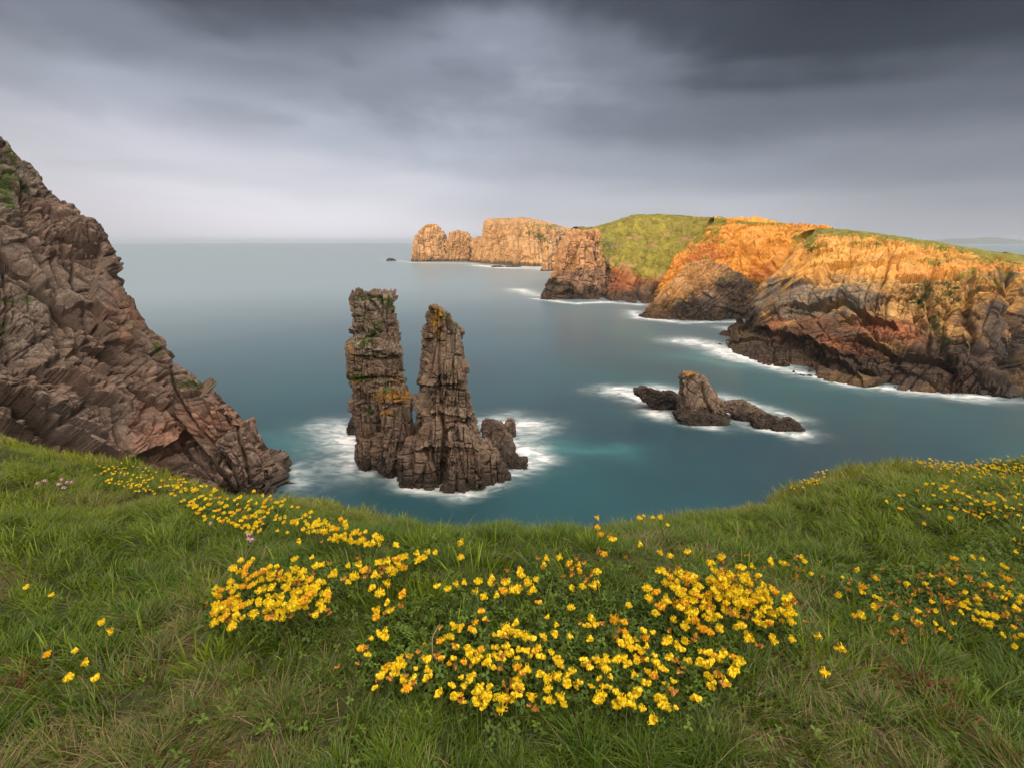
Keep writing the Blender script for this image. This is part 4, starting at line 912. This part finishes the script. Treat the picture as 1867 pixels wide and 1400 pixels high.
    tag(blades_mesh('edge_grass', x, y, z, L, wd, gg.uniform(.1, .9, n), gg.uniform(0, 6.28, n), gg.uniform(0, 6.28, n), col), 'longer yellowish grass fringing the brink of the cliff', 'grass', kind='stuff')
build_turf()

# clover-like leaves under the flowers and small rosettes in the turf
def build_leaves():
    g = np.random.default_rng(23); L = []
    for key, (poly, n, wv) in PATCH.items():
        for a_, b_ in [(g.uniform(*np.array(poly)[:, 0][[np.argmin(np.array(poly)[:, 0]), np.argmax(np.array(poly)[:, 0])]]), g.uniform(min(q[1] for q in poly), max(q[1] for q in poly) + 20)) for _ in range(n * 20)]:
            if in_poly(np.array([a_]), np.array([b_ - 8]), poly)[0]: L.append((a_, b_))
    for poly, n, wv in FAR:
        q = np.array(poly)
        for _ in range(n * 30):
            a_, b_ = g.uniform(q[:, 0].min(), q[:, 0].max()), g.uniform(q[:, 1].min(), q[:, 1].max() + 12)
            if in_poly(np.array([a_]), np.array([b_ - 6]), poly)[0]: L.append((a_, b_))
    L += list(zip(g.uniform(0, 1867, 900), g.uniform(1060, 1400, 900)))
    A = np.array(L); X, Y, Z, ok = ray_ground(A[:, 0], A[:, 1]); X, Y, Z = X[ok], Y[ok], Z[ok]; n = len(X)
    X += g.normal(0, .008, n); Y += g.normal(0, .02, n); Z = ground_z(X, Y) + g.uniform(.004, .036, n)
    r = np.hypot(X, Y); s = g.uniform(.0022, .0042, n) * (1 + .35 * np.clip(r - .8, 0, 3))
    V, Q, C = [], [], []
    base = np.array([[0, 0, 0], [.55, .42, .12], [1.25, .48, .1], [1.6, 0, .0], [1.25, -.48, .1], [.55, -.42, .12]])
    a0 = g.uniform(0, 6.28, n); tx, ty = g.normal(0, .45, n), g.normal(0, .45, n)
    out = []; cols = np.array((.052, .100, .014)) * g.uniform(.5, 1.6, (n, 1)) + np.array((.03, .03, 0)) * g.random((n, 1))
    for k in range(3):
        a = a0 + k * 2.094
        lx = base[None, :, 0] * np.cos(a)[:, None] - base[None, :, 1] * np.sin(a)[:, None]
        ly = base[None, :, 0] * np.sin(a)[:, None] + base[None, :, 1] * np.cos(a)[:, None]
        lz = base[None, :, 2] + lx * tx[:, None] + ly * ty[:, None]
        out.append(np.stack([X[:, None] + lx * s[:, None], Y[:, None] + ly * s[:, None], Z[:, None] + lz * s[:, None]], -1))
    V = np.concatenate(out, 0).reshape(-1, 3); m = n * 3; o = (np.arange(m) * 6)[:, None]
    q = np.concatenate([o + [0, 1, 2, 3], o + [0, 3, 4, 5]], 1).reshape(-1, 4)
    c = np.repeat(np.tile(cols, (3, 1)), 6, 0)
    tag(make_mesh('trefoil_leaves', V, q, mat=m_leaf, color=np.clip(c, 0, 1)), 'small dark green three part leaves spread under the yellow flowers', 'leaves', kind='stuff')
build_leaves()

# ---- bird's-foot trefoil flowers
def sheet(f, nu, nv):
    u, v = np.meshgrid(np.linspace(0, 1, nu), np.linspace(0, 1, nv)); p = f(u, v)
    return np.stack(p, -1).reshape(-1, 3), grid_quads(nv, nu)
def blossom(kind, g):
    """one pea-like blossom, pointing along +x, about 12 mm long; returns verts, quads, colours"""
    Y1, Y2, OR, BR = np.array((.88, .67, .012)), np.array((.93, .76, .03)), np.array((.74, .30, .015)), np.array((.40, .20, .07))
    V, Q, C, off = [], [], [], 0
    def add(p, q, c):
        nonlocal off
        V.append(p); Q.append(q + off); C.append(c); off += len(p)
    op = g.uniform(.8, 1.15); mm = .001 * (1.0 if kind != 'withered' else .8)
    def standard(u, v):       # broad rounded upright petal
        w = (.9 + 4.3 * np.sqrt(np.clip(1 - (2 * v ** .85 - 1) ** 2, 0, 1)) ** 1.1) * (1 - .55 * (v > .99)); s = (u - .5) * 2
        h = 1 + 9.0 * v * (1 - .12 * s * s)
        back = 5.0 - 2.2 * np.sin(v * 2.4) * op - 1.2 * s * s * (v > .2)
        return (back * mm, s * w * mm * (1 - .1 * (v > .9)), h * mm)
    p, q = sheet(standard, 6, 8); t = np.clip(p[:, 2:3] / (.006), 0, 1)
    add(p, q, OR * (1 - t) ** 2 + (Y1 if kind != 'withered' else BR * 1.5) * (1 - (1 - t) ** 2))
    for sgn in (-1, 1):       # wings: rounded cheeks in front
        def wing(u, v):
            a = (u - .5) * 2.2; L = 7.2 * v
            r = .5 + 2.8 * np.sqrt(np.clip(1 - (2 * v - 1) ** 2, 0, 1)) * (v < .99)
            return ((3.5 + L) * mm, sgn * (.6 + r * .62 * np.cos(a)) * mm, (2.8 + r * np.sin(a) * 1.05 + .8 * v) * mm)
        p, q = sheet(wing, 5, 6); t = np.clip((p[:, 0:1] - .0035) / .006, 0, 1)
        add(p, q, (OR * .7 + Y1 * .3) * (1 - t) + (Y2 if kind != 'withered' else BR) * t)
    def calyx(u, v):
        a = u * 2 * np.pi; r = .7 + 1.1 * v
        return ((v * 4.5) * mm, r * np.cos(a) * mm, (1.6 + r * np.sin(a)) * mm)
    p, q = sheet(calyx, 7, 3); add(p, q, np.tile(np.array((.13, .10, .03)) if kind != 'withered' else BR * .7, (len(p), 1)))
    V, Q, C = np.concatenate(V), np.concatenate(Q), np.concatenate(C)
    if kind == 'orange': C = C * np.array((1, .76, 1))
    if kind == 'withered': V = V * np.array((1, .6, .8)) + g.normal(0, .0004, V.shape)
    return V, Q, C * (1 + g.normal(0, .04, (1, 1)))
def rotz(a): c, s = math.cos(a), math.sin(a); return np.array([[c, -s, 0], [s, c, 0], [0, 0, 1]])
def roty(a): c, s = math.cos(a), math.sin(a); return np.array([[c, 0, s], [0, 1, 0], [-s, 0, c]])
BL = {k: [blossom(k, np.random.default_rng(3 + i)) for i in range(2)] for k in ('yellow', 'orange', 'withered')}
BLM = {}
for k, lst in BL.items():
    for i, (V, Q, C) in enumerate(lst):
        me = make_mesh('blossom', V, Q, mat=m_petal, color=np.clip(C, 0, 1), smooth=True); BLM[k, i] = me.data; bpy.data.objects.remove(me)
def tube(pts, r, n=5):
    pts = np.array(pts, float); a = np.linspace(0, 2 * np.pi, n, endpoint=False)
    V = (pts[:, None, :] + np.stack([np.cos(a) * r, np.sin(a) * r, a * 0], -1)[None]).reshape(-1, 3)
    return V, grid_quads(len(pts), n, True)
stemV, stemQ = tube([(0.006, 0.003, -.062), (.003, .002, -.04), (.001, 0, -.02), (0, 0, 0.001)], .0006)
stem_me = make_mesh('stem', stemV, stemQ, mat=m_leaf, color=np.tile(np.array((.09, .12, .03)), (len(stemV), 1)), smooth=True); STEM = stem_me.data; bpy.data.objects.remove(stem_me)
def head_layout(nb, g, kind):
    out = []; a0 = g.uniform(0, 6.28)
    for i in range(nb):
        a = a0 + i * 2 * math.pi / nb + g.normal(0, .18)
        kd = kind if g.random() < .88 else ('orange' if kind == 'yellow' else 'withered')
        out.append((a, -g.uniform(.15, .85), g.uniform(.85, 1.12), kd, int(g.integers(0, 2))))
    return out
PROTO = []
g0 = np.random.default_rng(77)
for kind, n in (('yellow', 7), ('orange', 4), ('withered', 4)):
    for _ in range(n): PROTO.append((kind, head_layout(int(g0.integers(3, 7)) if kind != 'withered' else int(g0.integers(2, 5)), g0, kind)))
def make_head(proto):
    r = empty('trefoil_flower')
    st = bpy.data.objects.new('stem', STEM); COL.objects.link(st); st.parent = r
    for a, pitch, s, kd, vi in proto[1]:
        b = bpy.data.objects.new('blossom', BLM[kd, vi]); COL.objects.link(b); b.parent = r
        b.rotation_euler = (0, pitch, a); b.scale = (s, s, s)
    return r
REST = []
def place_heads():
    g = np.random.default_rng(99); items = []
    words = {'yellow': 'bright yellow', 'orange': 'orange tinged yellow', 'withered': 'withered brownish'}
    where = {'left': 'in the left foreground patch', 'left_arm': 'in the thin right arm of the left foreground patch', 'sparse': 'scattered behind the large foreground patch',
             'core': 'in the densest right part of the large patch'}
    for key, (poly, n, wv) in PATCH.items():
        for (a_, b_) in sample_poly(poly, n, g):
            w = where.get(key)
            if key == 'big':
                side = 'left end' if a_ < 820 else 'left middle' if a_ < 1000 else 'centre' if a_ < 1180 else 'right half'
                w = f"in the {'upper' if b_ < 1170 else 'lower'} {side} of the large patch"
            items.append((a_, b_, wv, w, 'trefoil flowers in the foreground patches'))
    for (a_, b_) in LONE:
        w = 'growing alone in the turf at the lower left' if a_ < 250 else 'growing apart right of the large patch' if a_ > 1450 else 'standing alone in the turf away from the patches'
        items.append((a_, b_, .1, w, 'lone trefoil flowers in the turf'))
    A = np.array([i[:2] for i in items]); X, Y, Z, ok = ray_ground(A[:, 0], A[:, 1], .04)
    first = {}; rank = np.argsort(np.argsort(np.hypot(X, Y) + 9 * ~ok))
    for (a_, b_, wv, w, grp), x, y, k, rk in zip(items, X, Y, ok, rank):
        if not k: continue
        if rk >= 298: REST.append((x, y, wv)); continue      # beyond the 300 that show largest
        kind = 'withered' if g.random() < wv else ('orange' if g.random() < .10 else 'yellow')
        idx = [i for i, p in enumerate(PROTO) if p[0] == kind]; i = idx[int(g.integers(0, len(idx)))]
        if i not in first: first[i] = o = make_head(PROTO[i])
        else:
            src = first[i]; o = src.copy(); COL.objects.link(o)
            for ch in list(src.children):
                c = ch.copy(); COL.objects.link(c); c.parent = o
        zg = float(ground_z(x, y)); s = g.uniform(.46, .90)
        o.location = (x, y, zg + g.uniform(.026, .05)); o.scale = (s, s, s)
        o.rotation_euler = (g.normal(.28, .22), g.normal(0, .22), g.uniform(-.6, .6) + g.choice([0, 1.5, 3.0, 4.5]))
        tag(o, f'{words[kind]} trefoil flower head {w}', 'flower', grp)
place_heads()
def far_heads():
    g = np.random.default_rng(123); V, Q, C, off = [], [], [], 0; pts = []
    for poly, n, wv in FAR: pts += [(a, b, wv) for a, b in sample_poly(poly, n, g)]
    A = np.array(pts); X, Y, Z, ok = ray_ground(A[:, 0], A[:, 1], .065)
    for (x, y, wv) in [(x, y, p_[2]) for p_, x, y, k in zip(pts, X, Y, ok) if k] + REST:
        kind = 'withered' if g.random() < wv else ('orange' if g.random() < .2 else 'yellow')
        idx = [p for p in PROTO if p[0] == kind]; pr = idx[int(g.integers(0, len(idx)))]
        M = np.array(Matrix.Rotation(g.normal(.3, .25), 3, 'X') @ Matrix.Rotation(g.normal(0, .25), 3, 'Y')) * g.uniform(.6, .92)
        loc = np.array([x, y, float(ground_z(x, y)) + g.uniform(.045, .085)])
        v, q = stemV, stemQ; V.append(v @ M.T + loc); Q.append(q + off); C.append(np.tile(np.array((.09, .12, .03)), (len(v), 1))); off += len(v)
        for a, pitch, s, kd, vi in pr[1]:
            v, q, c = BL[kd][vi]
            V.append((v * s) @ (rotz(a) @ roty(pitch)).T @ M.T + loc); Q.append(q + off); C.append(c); off += len(v)
    o = make_mesh('trefoil_flowers', np.concatenate(V), np.concatenate(Q), mat=m_petal, color=np.clip(np.concatenate(C), 0, 1), smooth=True)
    tag(o, 'hundreds of small yellow trefoil flowers along the brink and in the faded patch on the right', 'flowers', kind='stuff')
far_heads()

# ---- pink thrift
def thrift():
    g = np.random.default_rng(5); V, Q, C, off = [], [], [], 0
    for i in range(46):
        th, z = g.uniform(0, 6.28), g.uniform(-.2, 1); r = math.sqrt(max(0, 1 - z * z)); d = np.array([r * math.cos(th), r * math.sin(th), z * .8])
        a = np.cross(d, [0, .3, 1]); a /= np.linalg.norm(a); b = np.cross(d, a); c0 = d * .007
        s = .0042
        for (p_, q_) in ((a, b),):
            V.append(np.array([c0 - p_ * s * .5, c0 + d * s * .3 + q_ * s * .6, c0 + p_ * s * .5 + d * s * .5, c0 - q_ * s * .6 + d * s * .3])); Q.append(np.array([[0, 1, 2, 3]]) + off); off += 4
            C.append(np.tile(np.array((.62, .36, .50)) * g.uniform(.75, 1.25), (4, 1)))
    return np.concatenate(V), np.concatenate(Q), np.clip(np.concatenate(C), 0, 1)
tV, tQ, tC = thrift(); spots = [(70, 883), (84, 880), (109, 885), (114, 877), (124, 883), (132, 882), (118, 892), (455, 978), (454, 986), (461, 988), (385, 957)]
A = np.array(spots, float); X, Y, Z, ok = ray_ground(A[:, 0], A[:, 1], .065); pf = None
for i, ((a_, b_), x, y) in enumerate(zip(spots, X, Y)):
    if pf is None:
        o = empty('thrift_flower'); pf = o
        hd = make_mesh('flower_head', tV, tQ, mat=m_petal, color=tC, parent=o)
        st = bpy.data.objects.new('stem', STEM); COL.objects.link(st); st.parent = o; st.scale = (1, 1, 1.3)
    else:
        o = pf.copy(); COL.objects.link(o)
        for ch in list(pf.children):
            c = ch.copy(); COL.objects.link(c); c.parent = o
    s = .95 + .25 * ((i * 37) % 5) / 5
    if i > 6: s *= .62
    o.location = (x, y, float(ground_z(x, y)) + .07); o.scale = (s, s, s); o.rotation_euler = (.1 * (i % 3), .1, i * 1.3)
    lab = ('pale pink thrift flower in the loose bunch on the turf at the far left' if i < 7 else 'pale pink thrift flower in the little bunch below the left strip of yellow flowers' if i < 10 else 'single pale pink thrift flower beside the left strip of yellow flowers')
    tag(o, lab, 'flower', 'pink thrift flowers')

# ---- dry stalk in the big patch
X, Y, Z, ok = ray_ground(np.array([775., 782., 786.]), np.array([1262., 1240., 1225.]))
sp = [(X[0], Y[0], Z[0] + .015), (X[0] + .006, Y[0] + .006, Z[0] + .028), (X[1] + .006, Y[1], Z[1] + .03), (X[2] + .004, Y[2], Z[2] + .05), (X[2] + .012, Y[2] + .01, Z[2] + .062)]
v, q = tube(catmull(np.array(sp), 24, 0), .0009, 6)
m_twig = rock_mat('dry_stalk', .004, .8)
tag(make_mesh('dry_stalk', v, q, mat=m_twig, color=np.tile(np.array((.22, .17, .11)), (len(v), 1)), smooth=True), 'crooked pale dry stalk in the left end of the large flower patch', 'stalk')

# ------------------------------------------------------------------ sea air
def haze():
    b = 26000; z0, z1 = -12., 135.
    v = [(sx * b, sy * b, z) for z in (z0, z1) for sx, sy in ((-1, -1), (1, -1), (1, 1), (-1, 1))]
    q = [(0, 3, 2, 1), (4, 5, 6, 7), (0, 1, 5, 4), (1, 2, 6, 5), (2, 3, 7, 6), (3, 0, 4, 7)]
    m = bpy.data.materials.new('sea_haze'); m.use_nodes = True; k = NT(m.node_tree); k.n.clear()
    out = k.node('ShaderNodeOutputMaterial'); pv = k.node('ShaderNodeVolumePrincipled', {'Density': 5.5e-5, 'Anisotropy': .6, 'Color': (.80, .90, 1, 1)})
    k.l.new(pv.outputs[0], out.inputs['Volume'])
    o = make_mesh('haze', np.array(v, float), np.array(q), mat=m); tag(o, kind='stuff')
haze()
